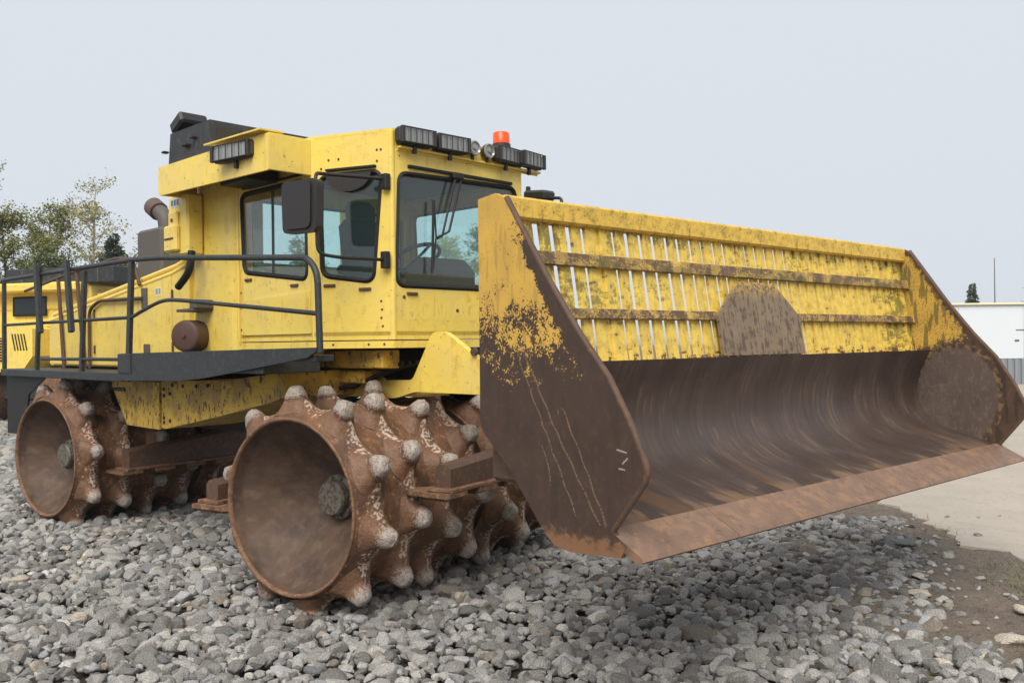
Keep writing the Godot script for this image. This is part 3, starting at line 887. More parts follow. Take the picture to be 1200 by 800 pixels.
func build_cab(root: Node3D) -> void:
	var y0 := 1.832
	var y1 := 3.325
	var zc := -1.43
	var K0 := Vector3(-1.55, 0, -0.5)
	var K1 := Vector3(-0.44, 0, -0.5)
	var K2 := Vector3(0.19, 0, -0.755)
	var mir := func(v: Vector3) -> Vector3: return Vector3(v.x, v.y, 2.0 * zc - v.z)
	var K3: Vector3 = mir.call(K2)
	var K4: Vector3 = mir.call(K1)
	var K5: Vector3 = mir.call(K0)
	var st := mst()
	# each: from, to, window TL TR BR BL (u from `from`, v height)
	var la := K1.distance_to(K2)
	var panels := [
		["side_window", K0, K1, [Vector2(0.07, 3.046), Vector2(1.03, 3.046), Vector2(1.045, 2.285), Vector2(0.105, 2.395)]],
		["corner_window", K1, K2, [Vector2(0.058, 3.046), Vector2(0.600, 3.052), Vector2(0.525, 2.243), Vector2(0.078, 2.305)]],
		["windshield", K2, K3, [Vector2(0.060, 3.040), Vector2(1.285, 3.065), Vector2(1.31, 2.215), Vector2(0.030, 2.215)]],
		["corner_window", K3, K4, [Vector2(la - 0.600, 3.052), Vector2(la - 0.058, 3.046), Vector2(la - 0.078, 2.305), Vector2(la - 0.525, 2.243)]],
		["side_window", K4, K5, [Vector2(0.08, 3.046), Vector2(1.04, 3.046), Vector2(1.005, 2.395), Vector2(0.065, 2.285)]],
		["rear_window", K5, K0, [Vector2(0.12, 3.03), Vector2(1.74, 3.03), Vector2(1.74, 2.34), Vector2(0.12, 2.34)]],
	]
	var glz := []
	for p: Array in panels:
		var a: Vector3 = p[1]
		var b: Vector3 = p[2]
		var len := a.distance_to(b)
		var f := XF(a, b - a, Vector3.UP)
		var win: Array = p[3]
		var loop := panel(st, f, [Vector2(0, y1), Vector2(len, y1), Vector2(len, y0), Vector2(0, y0)], win, 0.085, 0.045)
		glz.append([p[0], f, loop])
	# rounded corner posts and roof
	for k: Vector3 in [K0, K1, K2, K3, K4, K5]:
		var c := k + (Vector3(-0.7, 0, zc) - k).normalized() * 0.022
		tube(st, [c + Vector3(0, y0, 0), c + Vector3(0, y1 + 0.004, 0)], 0.0235, 14)
	var roof := [K0, K1, K2, K3, K4, K5].map(func(k: Vector3) -> Vector2: return Vector2(k.x, -k.z))
	plate(st, round_poly(roof, 0.03, 3), XF(Vector3(0, y1 + 0.022, 0), Vector3.RIGHT, Vector3.FORWARD), 0.024)
	plate(st, roof, XF(Vector3(0, y0 + 0.06, 0), Vector3.RIGHT, Vector3.FORWARD), 0.03)
	var cab := obj("cab", st, M.yellow, root)
	for k in glz.size():
		glaze(cab, glz[k][0], glz[k][1], glz[k][2], M.glass if k < 3 else M.glass_far)
	# sill band below a shadow gap
	var s2 := mst()
	plate(s2, roof, XF(Vector3(0, 1.824, 0), Vector3.RIGHT, Vector3.FORWARD), 0.052)
	obj("sill_band", s2, M.yellow, cab)
	# service hatch in the near side
	var s3 := mst()
	plate(s3, [Vector2(0.10, 1.885), Vector2(1.085, 1.885), Vector2(1.085, 2.205), Vector2(0.10, 2.165)], XF(Vector3(-1.55, 0, -0.492), Vector3.RIGHT, Vector3.UP), 0.007)
	obj("service_hatch", s3, M.yellow, cab)
	var s3b := mst()
	box(s3b, Vector3(-1.50, 2.12, -0.497), Vector3(0.02, 0.62, 0.008), 0.002)
	obj("hinge_strip", s3b, M.yellow_edge, cab)
	# little rusty drain brackets below the windows
	for q: Array in [[-1.36, 2.335, -0.495], [-0.68, 2.255, -0.495], [-0.30, 2.235, -0.552], [-0.02, 2.20, -0.665], [0.195, 2.165, -0.93], [0.195, 2.165, -1.75]]:
		var s := mst()
		box(s, Vector3(q[0], q[1], q[2]), Vector3(0.10, 0.022, 0.02), 0.004, Basis(Vector3.UP, 0.0 if q[2] > -0.53 else (0.385 if q[2] > -0.7 else PI / 2)))
		obj("drain_clip", s, M.rust, cab)
	for q: Array in [[-1.50, 2.31, 0], [-1.485, 2.235, 0], [-1.49, 2.11, 0], [-1.485, 1.93, 0], [-0.30, 3.16, 1], [-0.22, 3.16, 1], [-0.36, 3.10, 1], [0.08, 3.20, 1], [0.11, 3.20, 1], [0.08, 3.12, 1], [-0.28, 1.80, 1], [0.0, 1.80, 1], [0.12, 1.80, 1], [0.10, 2.11, 1], [0.105, 2.05, 1], [0.10, 1.99, 1], [0.11, 1.93, 1]]:
		var s := mst(false)
		var pos := Vector3(q[0], q[1], -0.5)
		var bs := Basis()
		if q[2] == 1:
			pos = Vector3(q[0], q[1], -0.5 - (float(q[0]) + 0.44) * 0.4048)
			bs = Basis(Vector3.UP, 0.385)
		lathe(s, [Vector2(0.009, 0.0), Vector2(0.008, 0.005), Vector2(0.0, 0.006)], 8, Transform3D(bs, pos), false)
		obj("bolt", s, M.rust, cab)
	for q: Array in [[2.14, -0.10], [2.05, -0.62], [2.16, -1.20]]:
		var s := mst(false)
		lathe(s, [Vector2(0.014, 0.0), Vector2(0.012, 0.006), Vector2(0.0, 0.007)], 8, Transform3D(Basis(Vector3.UP, PI / 2), Vector3(0.19, q[0], -0.755 + float(q[1]))), false)
		obj("bolt", s, M.rust, cab)
	# visor duct along the roof side
	var s4 := mst()
	plate(s4, round_poly([Vector2(-2.21, 3.085), Vector2(-0.44, 3.058), Vector2(-0.44, 3.325), Vector2(-2.21, 3.325)], 0.025, 3), Transform3D(Basis(), Vector3(0, 0, -0.142)), 0.02)
	bbox(s4, Vector3(-0.46, 3.06, -0.5), Vector3(-0.4395, 3.326, -0.1425), 0.004)
	bbox(s4, Vector3(-2.2, 3.300, -0.495), Vector3(-0.462, 3.322, -0.163), 0.004)
	tube(s4, [Vector3(-2.2, 3.11, -0.165), Vector3(-2.2, 3.305, -0.165)], 0.022, 12)
	bbox(s4, Vector3(-2.221, 3.09, -0.49), Vector3(-2.2, 3.32, -0.17), 0.004)
	obj("visor_duct", s4, M.yellow, cab)
	var s4b := mst()
	bbox(s4b, Vector3(-1.30, 3.06, -0.48), Vector3(-0.86, 3.20, -0.22), 0.01)
	obj("lamp_pod", s4b, M.black, cab)
	var s4c := mst()
	plate(s4c, [Vector2(-1.30, 0), Vector2(-0.47, 0), Vector2(-0.47, 0.2), Vector2(-1.15, 0.2)], XF(Vector3(0, 3.345, -0.09), Vector3(1, -0.02, 0), Vector3(0, 0.02, -1)), 0.012)
	obj("visor_flap", s4c, M.yellow, cab)
	work_light(cab, Vector3(-0.86, 3.245, -0.075), Vector3(0.15, -0.1, 1).normalized(), 0.46, 0.13)
	var wd := mst()
	bbox(wd, Vector3(-1.02, 2.36, -0.518), Vector3(-0.99, 3.03, -0.508), 0.002)
	obj("window_divider", wd, M.plastic, cab)
	# drip rails above the windows
	var s5 := mst()
	bbox(s5, Vector3(-1.42, 3.075, -0.5), Vector3(-0.55, 3.092, -0.478), 0.003)
	box(s5, Vector3(-0.115, 3.082, -0.618), Vector3(0.42, 0.018, 0.03), 0.003, Basis(Vector3.UP, 0.385))
	bbox(s5, Vector3(0.19, 3.078, -1.98), Vector3(0.215, 3.10, -0.90), 0.003)
	obj("drip_rail", s5, M.rubber, cab)
	# half-round sun shade behind the corner glass
	var s6 := mst()
	var arc := []
	for k in 13: arc.append(Vector2(cos(PI * k / 12) * -0.19 + 0.33, 3.045 - sin(PI * k / 12) * 0.13))
	plate(s6, arc, glz[1][1] * Transform3D(Basis(), Vector3(0, 0, 0.022)), 0.008)
	obj("round_guard", s6, M.plastic, cab)
	# lamp rail, lights, horns
	var s7 := mst()
	bbox(s7, Vector3(0.19, 3.205, -2.30), Vector3(0.235, 3.222, -0.80), 0.003)
	bbox(s7, Vector3(0.19, 3.19, -2.30), Vector3(0.20, 3.225, -0.80), 0.003)
	obj("lamp_rail", s7, M.yellow, cab)
	for z: float in [-0.93, -1.275, -1.885, -2.16]:
		work_light(cab, Vector3(0.285, 3.295, z), Vector3(1, -0.12, 0.05 if z > -1.5 else -0.15).normalized(), 0.315, 0.125)
	for z: float in [-1.51, -1.665]:
		var a := mst(false)
		lathe(a, [Vector2(0.0, -0.08), Vector2(0.03, -0.078), Vector2(0.056, -0.03), Vector2(0.060, 0.0)], 20, Transform3D(Basis(Vector3.UP, PI / 2), Vector3(0.27, 3.30, z)))
		var b := mst(false)
		lathe(b, [Vector2(0.060, 0.0), Vector2(0.050, 0.006), Vector2(0.040, -0.004), Vector2(0.018, -0.004), Vector2(0.015, 0.008), Vector2(0.0, 0.010)], 20, Transform3D(Basis(Vector3.UP, PI / 2), Vector3(0.27, 3.30, z)), false)
		box(a, Vector3(0.235, 3.245, z), Vector3(0.02, 0.06, 0.03), 0.003)
		multi("horn", [[a, M.plastic], [b, M.lens]], cab)
	# beacon
	var bc := mst(false)
	lathe(bc, [Vector2(0.0, 0.10), Vector2(0.058, 0.10), Vector2(0.068, 0.09), Vector2(0.07, 0.005)], 24, XF(Vector3(0.03, 3.445, -2.04), Vector3.RIGHT, Vector3.FORWARD))
	var bb := mst(false)
	lathe(bb, [Vector2(0.07, 0.004), Vector2(0.078, 0.0), Vector2(0.08, -0.05), Vector2(0.04, -0.055), Vector2(0.04, -0.12)], 24, XF(Vector3(0.03, 3.445, -2.04), Vector3.RIGHT, Vector3.FORWARD), false)
	multi("beacon", [[bc, M.orange], [bb, M.plastic]], cab)
	# wiper
	var s8 := mst(false)
	box(s8, Vector3(0.225, 3.07, -1.36), Vector3(0.05, 0.05, 0.11), 0.01)
	tube(s8, [Vector3(0.23, 3.06, -1.34), Vector3(0.235, 2.60, -1.19), Vector3(0.235, 2.58, -1.14)], 0.009, 6)
	tube(s8, [Vector3(0.23, 3.06, -1.40), Vector3(0.235, 2.64, -1.26), Vector3(0.235, 2.585, -1.14)], 0.009, 6)
	tube(s8, [Vector3(0.222, 2.86, -1.12), Vector3(0.222, 2.32, -1.10)], 0.011, 6)
	tube(s8, [Vector3(0.228, 2.86, -1.12), Vector3(0.236, 2.59, -1.13), Vector3(0.228, 2.32, -1.10)], 0.007, 6)
	obj("wiper", s8, M.black, cab)
	# faint ghost of removed lettering below the windshield
	var tm := TextMesh.new()
	tm.text = "BOMAG"
	var sf := SystemFont.new()
	sf.font_names = PackedStringArray(["Droid Sans"])
	sf.font_weight = 800
	tm.font = sf
	tm.font_size = 64
	tm.pixel_size = 0.0031
	tm.depth = 0.001
	tm.horizontal_alignment = HORIZONTAL_ALIGNMENT_LEFT
	tm.material = M.ghost
	var lt := inst("faded_lettering", tm, cab)
	lt.transform = Transform3D(Basis(Vector3(0, 0, -1), Vector3.UP, Vector3(1, 0, 0)), Vector3(0.1905, 2.04, -0.86))
	# interior
	var se := mst()
	box(se, Vector3(-0.80, 2.22, zc), Vector3(0.5, 0.16, 0.52), 0.06)
	box(se, Vector3(-1.02, 2.56, zc), Vector3(0.16, 0.62, 0.5), 0.07, Basis(Vector3.BACK, 0.14))
	box(se, Vector3(-1.10, 2.94, zc), Vector3(0.12, 0.2, 0.3), 0.05, Basis(Vector3.BACK, 0.14))
	box(se, Vector3(-0.84, 2.0, zc), Vector3(0.34, 0.3, 0.34), 0.02)
	box(se, Vector3(-0.74, 2.42, zc + 0.33), Vector3(0.42, 0.08, 0.1), 0.03)
	box(se, Vector3(-0.74, 2.42, zc - 0.33), Vector3(0.42, 0.08, 0.1), 0.03)
	obj("seat", se, M.seat, cab)
	var da := mst()
	plate(da, [Vector2(-0.30, 1.87), Vector2(0.08, 1.87), Vector2(0.08, 2.36), Vector2(-0.04, 2.47), Vector2(-0.24, 2.40)], Transform3D(Basis(), Vector3(0, 0, zc + 0.2)), 0.44)
	obj("console", da, M.interior, cab)
	var wh := mst(false)
	var ring := []
	for k in 25:
		var an := TAU * k / 24
		ring.append(Vector3(-0.34, 2.5, zc) + Basis(Vector3.BACK, -0.5) * Vector3(0, 0, 0).rotated(Vector3.UP, 0) + Basis(Vector3.BACK, 0.5) * Vector3(cos(an) * 0.19, 0, sin(an) * 0.19))
	tube(wh, ring, 0.016, 8, false)
	tube(wh, [Vector3(-0.34, 2.5, zc), Vector3(-0.16, 2.25, zc)], 0.025, 8)
	tube(wh, [ring[0], Vector3(-0.34, 2.49, zc), ring[12]], 0.012, 6)
	obj("steering_wheel", wh, M.black, cab)
	var tr := mst()
	bbox(tr, Vector3(-1.50, 1.87, zc - 0.86), Vector3(-1.10, 2.30, zc - 0.45), 0.02)
	bbox(tr, Vector3(-1.50, 1.87, zc + 0.45), Vector3(-1.10, 2.30, zc + 0.86), 0.02)
	bbox(tr, Vector3(-1.45, 3.17, zc - 0.85), Vector3(-0.30, 3.29, zc + 0.85), 0.03)
	bbox(tr, Vector3(-0.3, 3.10, zc - 0.60), Vector3(0.13, 3.29, zc + 0.60), 0.03)
	obj("interior_trim", tr, M.interior, cab)

func build_compactor() -> void:
	var root := thing("landfill_compactor", Vector3(-1.508, 0, -5.994), -44.0, "worn yellow landfill compactor with spiked rusty drums and wide slatted front blade", "compactor")
	print("drums")
	build_drum(root, Vector3(0, 0.717, 0), 11.0, [24.0, 29.0, 19.0, 34.0], false)
	build_drum(root, Vector3(-4.571, 0.68, 0), 8.5, [7.0, 34.0, 13.0, 24.0], false, 0.2)
	var ax := Basis(Vector3.UP, deg_to_rad(11.0)) * Vector3(0, 0, -1)
	var ax2 := Basis(Vector3.UP, deg_to_rad(8.5)) * Vector3(0, 0, -1)
	build_drum(root, Vector3(0, 0.717, 0) + ax * 2.84, 11.0, [10.0, 30.0, 2.0, 18.0], true)
	build_drum(root, Vector3(-4.571, 0.68, 0) + ax2 * 2.84, 8.5, [4.0, 20.0, 32.0, 11.0], true)
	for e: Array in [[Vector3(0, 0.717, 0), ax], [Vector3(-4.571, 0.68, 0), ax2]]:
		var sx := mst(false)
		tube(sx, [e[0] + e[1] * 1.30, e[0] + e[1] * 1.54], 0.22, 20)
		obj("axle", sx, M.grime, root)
	print("blade")
	build_blade(root)
	# scrapers (angled beams in front of and behind the drums)
	scraper(root, Vector3(0, 0, 0), 11.0, 0.98, -0.50, -1.50, 0.85, 1.0, 1.06)
	scraper(root, Vector3(-4.571, 0, 0), 8.5, 0.95, -0.35, -1.85, 0.60, 0.785, 0.915)
	scraper(root, Vector3(0, 0, 0), 11.0, -1.06, -0.17, -1.5, 0.66, 0.80, 0.88)
	print("cab")
	build_cab(root)
	# ---------------- engine hood and column behind the cab
	var st := mst()
	plate(st, round_poly([Vector2(-2.38, 0.50), Vector2(-1.56, 0.50), Vector2(-1.56, 0.80), Vector2(-2.38, 0.80)], 0.13, 6), XF(Vector3(0, 3.24, 0), Vector3.RIGHT, Vector3.FORWARD), 1.5)
	plate(st, round_poly([Vector2(-2.38, 2.06), Vector2(-1.56, 2.06), Vector2(-1.56, 2.36), Vector2(-2.38, 2.36)], 0.13, 6), XF(Vector3(0, 3.24, 0), Vector3.RIGHT, Vector3.FORWARD), 1.5)
	bbox(st, Vector3(-2.36, 1.62, -2.30), Vector3(-1.57, 2.32, -0.6), 0.02)
	obj("rear_bulkhead", st, M.yellow, root)
	var s1 := mst()
	wedge(s1, [Vector2(-2.36, 1.60), Vector2(-2.36, 2.585), Vector2(-2.70, 2.515), Vector2(-5.85, 2.165), Vector2(-5.95, 2.05), Vector2(-5.95, 1.60)], -0.54, -2.32)
	var hood := obj("engine_hood", s1, M.yellow, root)
	for e: Array in [[-2.395, -2.735], [-2.747, -4.55], [-4.562, -5.88]]:
		var s := mst()
		var ya: float = 2.585 - (-2.36 - float(e[0])) * 0.115
		var yb: float = 2.585 - (-2.36 - float(e[1])) * 0.115
		wedge(s, [Vector2(e[0], 1.62), Vector2(e[0], ya - 0.07), Vector2(e[1], yb - 0.07), Vector2(e[1], 1.62)], -0.5, -0.539)
		obj("engine_door", s, M.yellow, hood)
	for k in 2:
		var s := mst()
		var dy := 0.055 * k
		tube(s, [Vector3(-2.45, 2.60 - dy * 1.2, -0.55 + 0.03 * k), Vector3(-2.72, 2.545 - dy * 1.2, -0.55 + 0.03 * k), Vector3(-5.85, 2.19 - dy * 1.2, -0.55 + 0.03 * k)], 0.028, 8)
		obj("hood_trim", s, M.yellow, hood)
	for e: Array in [[-2.72, 2.28], [-2.72, 1.80], [-4.54, 2.16], [-4.54, 1.78]]:
		var s := mst()
		box(s, Vector3(e[0], e[1], -0.493), Vector3(0.02, 0.09, 0.02), 0.004)
		obj("door_hinge", s, M.rust, hood)
	for e: Array in [[-3.30, 2.27], [-3.26, 1.73]]:
		var s := mst()
		box(s, Vector3(e[0], e[1], -0.49), Vector3(0.10, 0.20, 0.03), 0.008)
		obj("door_latch", s, M.muffler, hood)
	var lb := mst()
	box(lb, Vector3(-3.02, 2.32, -0.499), Vector3(0.14, 0.09, 0.003), 0.0005)
	var lb2 := mst()
	box(lb2, Vector3(-3.05, 2.325, -0.4965), Vector3(0.04, 0.05, 0.002), 0.0003)
	box(lb2, Vector3(-2.99, 2.325, -0.4965), Vector3(0.035, 0.05, 0.002), 0.0003)
	multi("warning_sticker", [[lb, mat(Color8(228, 214, 140), 0.4)], [lb2, mat(Color8(120, 150, 190), 0.4)]], hood)
	# muffler with elbow
	var sm1 := mst()
	bbox(sm1, Vector3(-4.60, 2.20, -1.28), Vector3(-4.0, 3.08, -0.98), 0.03)
	var muf := obj("muffler", sm1, M.muffler, root)
	var sm2 := mst(false)
	tube(sm2, fillet([Vector3(-4.16, 3.05, -1.12), Vector3(-4.18, 3.20, -1.12), Vector3(-4.34, 3.30, -1.10)], 0.1), 0.085, 16)
	obj("exhaust_pipe", sm2, M.muffler, muf)
	var sm3 := mst(false)
	tube(sm3, [Vector3(-4.30, 3.275, -1.10), Vector3(-4.42, 3.345, -1.09)], 0.105, 16)
	obj("exhaust_tip", sm3, M.pipe, muf)
	# air box on the column
	var sa := mst()
	bbox(sa, Vector3(-2.46, 2.59, -0.495), Vector3(-2.10, 3.13, -0.34), 0.02)
	var air := obj("air_box", sa, M.yellow, root)
	var sa2 := mst()
	bbox(sa2, Vector3(-2.45, 2.63, -0.342), Vector3(-2.22, 2.86, -0.29), 0.015)
	bbox(sa2, Vector3(-2.41, 2.83, -0.342), Vector3(-2.24, 2.98, -0.315), 0.012)
	obj("air_box_cover", sa2, M.yellow, air)
	var sa3 := mst()
	bbox(sa3, Vector3(-2.42, 2.735, -0.292), Vector3(-2.26, 2.75, -0.282), 0.002)
	bbox(sa3, Vector3(-2.345, 2.89, -0.318), Vector3(-2.315, 2.92, -0.305), 0.004)
	obj("latch", sa3, M.rust, air)
	var sa4 := mst()
	bbox(sa4, Vector3(-2.40, 3.02, -0.342), Vector3(-2.24, 3.10, -0.338), 0.001)
	var sa5 := mst()
	for k in 3: bbox(sa5, Vector3(-2.39 + 0.052 * k, 3.035, -0.339), Vector3(-2.355 + 0.052 * k, 3.085, -0.3365), 0.0005)
	multi("data_sticker", [[sa4, M.sticker], [sa5, M.sticker_ink]], air)
	var sh := mst(false)
	tube(sh, fillet([Vector3(-2.06, 2.62, -0.36), Vector3(-2.06, 2.44, -0.34), Vector3(-2.28, 2.32, -0.34)], 0.12, 6), 0.032, 10)
	obj("hose", sh, M.rubber, air)
	# round filter and step bracket on the near side
	var sf := mst(false)
	lathe(sf, [Vector2(0.0, 0.03), Vector2(0.11, 0.03), Vector2(0.132, 0.022), Vector2(0.138, 0.0), Vector2(0.138, -0.15)], 36, Transform3D(Basis(Vector3.UP, 0.5), Vector3(-2.10, 1.89, -0.32)))
	lathe(sf, [Vector2(0.02, 0.0), Vector2(0.018, 0.045), Vector2(0.0, 0.048)], 10, Transform3D(Basis(Vector3.UP, 0.5), Vector3(-2.10, 1.89, -0.32)), false)
	obj("air_filter", sf, M.filter, root)
	var sb := mst()
	bbox(sb, Vector3(-2.28, 2.10, -0.50), Vector3(-1.98, 2.125, -0.32), 0.004)
	bbox(sb, Vector3(-2.06, 2.12, -0.50), Vector3(-1.95, 2.20, -0.33), 0.01)
	obj("step_bracket", sb, M.muffler, root)
	# ---------------- roof box
	var sr := mst()
	plate(sr, [Vector2(-2.37, 3.25), Vector2(-1.60, 3.25), Vector2(-1.60, 3.655), Vector2(-2.31, 3.655)], Transform3D(Basis(), Vector3(0, 0, -0.30)), 2.0)
	var rb := obj("roof_box", sr, M.roofbox, root)
	var sr2 := mst()
	bbox(sr2, Vector3(-1.601, 3.36, -2.2), Vector3(-1.594, 3.60, -0.36), 0.002)
	obj("mesh_grille", sr2, M.mesh_dark, rb)
	var sr3 := mst()
	box(sr3, Vector3(-2.20, 3.735, -0.42), Vector3(0.22, 0.11, 0.26), 0.02, Basis(Vector3.BACK, 0.45))
	box(sr3, Vector3(-2.22, 3.67, -0.42), Vector3(0.05, 0.05, 0.05), 0.005)
	obj("rear_lamp", sr3, M.plastic, rb)
	for e: Array in [[-1.98, 3.50, 0.09], [-1.85, 3.545, 0.05], [-2.37, 3.50, 0.05]]:
		var s := mst()
		box(s, Vector3(e[0], e[1], -0.28), Vector3(e[2], 0.018, 0.05), 0.004)
		obj("hinge_peg", s, M.black, rb)
	# ---------------- platform
	var sp := mst()
	bbox(sp, Vector3(-5.96, 1.498, -0.52), Vector3(-2.70, 1.574, 0.0), 0.006)
	bbox(sp, Vector3(-2.698, 1.60, -0.50), Vector3(-0.35, 1.70, -0.022), 0.006)
	bbox(sp, Vector3(-0.349, 1.69, -0.17), Vector3(0.30, 1.735, -0.022), 0.006)
	var pf := obj("platform", sp, M.slate, root)
	var sk := mst()
	plate(sk, [Vector2(-2.70, 1.745), Vector2(0.345, 1.784), Vector2(0.345, 1.757), Vector2(0.24, 1.718), Vector2(-0.681, 1.611), Vector2(-1.20, 1.555), Vector2(-1.60, 1.528), Vector2(-2.70, 1.507)], Transform3D(Basis(), Vector3(0, 0, 0.002)), 0.022)
	bbox(sk, Vector3(-2.72, 1.575, -0.02), Vector3(-2.46, 1.742, 0.012), 0.003)
	obj("kick_plate", sk, M.slate, pf)
	var tr := mst(false)
	tube(tr, fillet([Vector3(-5.95, 2.575, -0.03), Vector3(-2.45, 2.555, -0.03), Vector3(-1.9, 2.53, -0.03), Vector3(0.22, 2.372, -0.03), Vector3(0.325, 2.27, -0.03), Vector3(0.345, 1.75, -0.03)], 0.08), 0.022, 10)
	obj("top_rail", tr, M.slate, pf)
	var mr := mst(false)
	tube(mr, [Vector3(-5.95, 2.066, -0.03), Vector3(-2.6, 2.058, -0.03)], 0.016, 8)
	tube(mr, fillet([Vector3(-2.55, 2.05, -0.03), Vector3(-2.25, 2.12, -0.03), Vector3(-1.9, 2.185, -0.03), Vector3(-1.6, 2.17, -0.03), Vector3(0.325, 2.003, -0.03)], 0.2), 0.016, 8)
	obj("middle_rail", mr, M.slate, pf)
	var lr := mst(false)
	tube(lr, [Vector3(-4.75, 1.69, -0.03), Vector3(-2.66, 1.693, -0.03)], 0.016, 8)
	obj("lower_rail", lr, M.slate, pf)
	for e: Array in [[-5.90, 2.55, -5.92, 0.05], [-4.74, 2.66, -4.88, 0.05], [-3.55, 2.53, -3.66, 0.055], [-2.50, 2.54, -2.60, 0.06]]:
		var s := mst()
		var a := Vector3(e[2], 1.50, -0.03)
		var b := Vector3(e[0], e[1], -0.03)
		var dd := (b - a).normalized()
		box(s, (a + b) * 0.5, Vector3(e[3], a.distance_to(b), 0.04), 0.006, Basis(dd.cross(Vector3.BACK), dd, Vector3.BACK))
		obj("rail_post", s, M.slate, pf)
	for e: Array in [[-3.87, 2.65, -3.76, 1.95], [-4.715, 2.66, -4.60, 1.955]]:
		var s := mst()
		var a := Vector3(e[2], e[3], 0.02)
		var b := Vector3(e[0], e[1], 0.02)
		var dd := (b - a).normalized()
		box(s, (a + b) * 0.5, Vector3(0.062, a.distance_to(b), 0.05), 0.008, Basis(dd.cross(Vector3.BACK), dd, Vector3.BACK))
		obj("ladder_stile", s, M.slate, pf)
	# inner rail on the far side of the walkway
	var ir := mst(false)
	tube(ir, fillet([Vector3(-6.6, 2.50, -0.47), Vector3(-5.2, 2.62, -0.47), Vector3(-3.9, 2.70, -0.47), Vector3(-3.5, 2.66, -0.47), Vector3(-3.36, 2.40, -0.47)], 0.15), 0.018, 8)
	for e: Array in [[-5.5, 2.58, -5.35], [-4.95, 2.62, -4.75]]:
		tube(ir, [Vector3(e[0], e[1], -0.47), Vector3(e[2], 1.57, -0.47)], 0.022, 8)
	tube(ir, fillet([Vector3(-4.62, 1.58, -0.47), Vector3(-4.62, 2.20, -0.47), Vector3(-4.35, 2.29, -0.47), Vector3(-3.30, 2.27, -0.47)], 0.1), 0.018, 8)
	obj("grab_rail", ir, M.rust, pf)
	# mud flap behind the rear drum
	var mf := mst()
	plate(mf, [Vector2(-6.0, 1.49), Vector2(-4.80, 1.49), Vector2(-5.30, 1.30), Vector2(-5.42, 0.86), Vector2(-6.0, 0.84)], Transform3D(Basis(), Vector3(0, 0, -0.08)), 0.02)
	obj("mud_flap", mf, M.black, root)
	# ---------------- tank and underframe
	var t1 := mst()
	wedge(t1, [Vector2(-3.74, 1.475), Vector2(-3.74, 1.42), Vector2(-3.40, 1.055), Vector2(-2.70, 1.050), Vector2(-2.70, 1.48)], -0.35, -0.40)
	wedge(t1, [Vector2(-3.70, 1.475), Vector2(-3.70, 1.43), Vector2(-3.37, 1.075), Vector2(-2.70, 1.07), Vector2(-2.70, 1.48)], -0.401, -1.0)
	var tk := obj("side_box", t1, M.tank, root)
	var t1b := mst()
	bbox(t1b, Vector3(-3.68, 1.375, -0.351), Vector3(-3.42, 1.41, -0.335), 0.006)
	obj("handle", t1b, M.black, tk)
	var t2 := mst()
	wedge(t2, [Vector2(-2.67, 1.49), Vector2(-2.67, 1.07), Vector2(-2.60, 1.062), Vector2(-1.6, 1.225), Vector2(-0.9, 1.35), Vector2(-0.62, 1.41), Vector2(-0.62, 1.60), Vector2(-1.5, 1.52)], -0.36, -1.05)
	var t2o := obj("fuel_tank", t2, M.tank, root)
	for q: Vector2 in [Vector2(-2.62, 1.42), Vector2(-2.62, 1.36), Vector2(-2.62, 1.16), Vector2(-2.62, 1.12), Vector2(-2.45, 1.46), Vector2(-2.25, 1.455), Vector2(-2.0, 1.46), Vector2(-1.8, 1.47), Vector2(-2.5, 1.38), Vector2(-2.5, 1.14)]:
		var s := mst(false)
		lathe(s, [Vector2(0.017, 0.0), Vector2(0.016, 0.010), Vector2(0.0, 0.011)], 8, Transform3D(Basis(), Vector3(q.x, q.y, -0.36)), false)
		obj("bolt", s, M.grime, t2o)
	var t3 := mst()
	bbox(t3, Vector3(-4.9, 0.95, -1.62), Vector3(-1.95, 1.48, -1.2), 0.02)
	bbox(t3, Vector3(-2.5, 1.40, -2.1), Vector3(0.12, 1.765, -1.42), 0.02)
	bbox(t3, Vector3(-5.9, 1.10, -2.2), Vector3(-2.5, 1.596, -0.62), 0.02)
	obj("chassis_light_block", t3, M.grime, root)  # plain chassis boxes, added to block light through the gap under the cab
	var t4 := mst()
	bbox(t4, Vector3(-0.86, 1.62, -0.95), Vector3(0.02, 1.755, -0.78), 0.01)
	bbox(t4, Vector3(-0.78, 1.50, -1.05), Vector3(-0.30, 1.60, -0.85), 0.01)
	wedge(t4, [Vector2(-1.1, 1.77), Vector2(-0.42, 1.77), Vector2(-0.55, 1.66), Vector2(-1.0, 1.60)], -0.53, -0.60)
	obj("cab_mount", t4, M.tank, root)
	# front frame with lift bracket, seen above the front drum
	var t5 := mst()
	plate(t5, round_poly([Vector2(-0.80, 1.385), Vector2(-0.1, 1.39), Vector2(0.12, 1.445), Vector2(0.95, 1.445), Vector2(1.5, 1.22), Vector2(1.75, 1.20), Vector2(1.75, 1.33), Vector2(1.15, 1.56), Vector2(0.80, 1.695), Vector2(0.46, 1.885), Vector2(0.33, 1.885), Vector2(0.096, 1.53), Vector2(-0.80, 1.512)], 0.045, 4), Transform3D(Basis(), Vector3(0, 0, -1.0)), 0.05)
	bbox(t5, Vector3(-0.78, 1.40, -1.40), Vector3(0.10, 1.49, -1.051), 0.02)
	var ff := obj("front_frame", t5, M.yellow, root)
	var t6 := mst()
	bbox(t6, Vector3(-0.77, 1.41, -1.001), Vector3(-0.66, 1.485, -0.994), 0.002)
	obj("type_plate", t6, M.muffler, ff)
	for q: Vector2 in [Vector2(-0.63, 1.52), Vector2(-0.28, 1.525)]:
		var s := mst()
		box(s, Vector3(q.x, q.y, -1.02), Vector3(0.045, 0.028, 0.035), 0.006)
		obj("lug", s, M.yellow, ff)
	var t6b := mst(false)
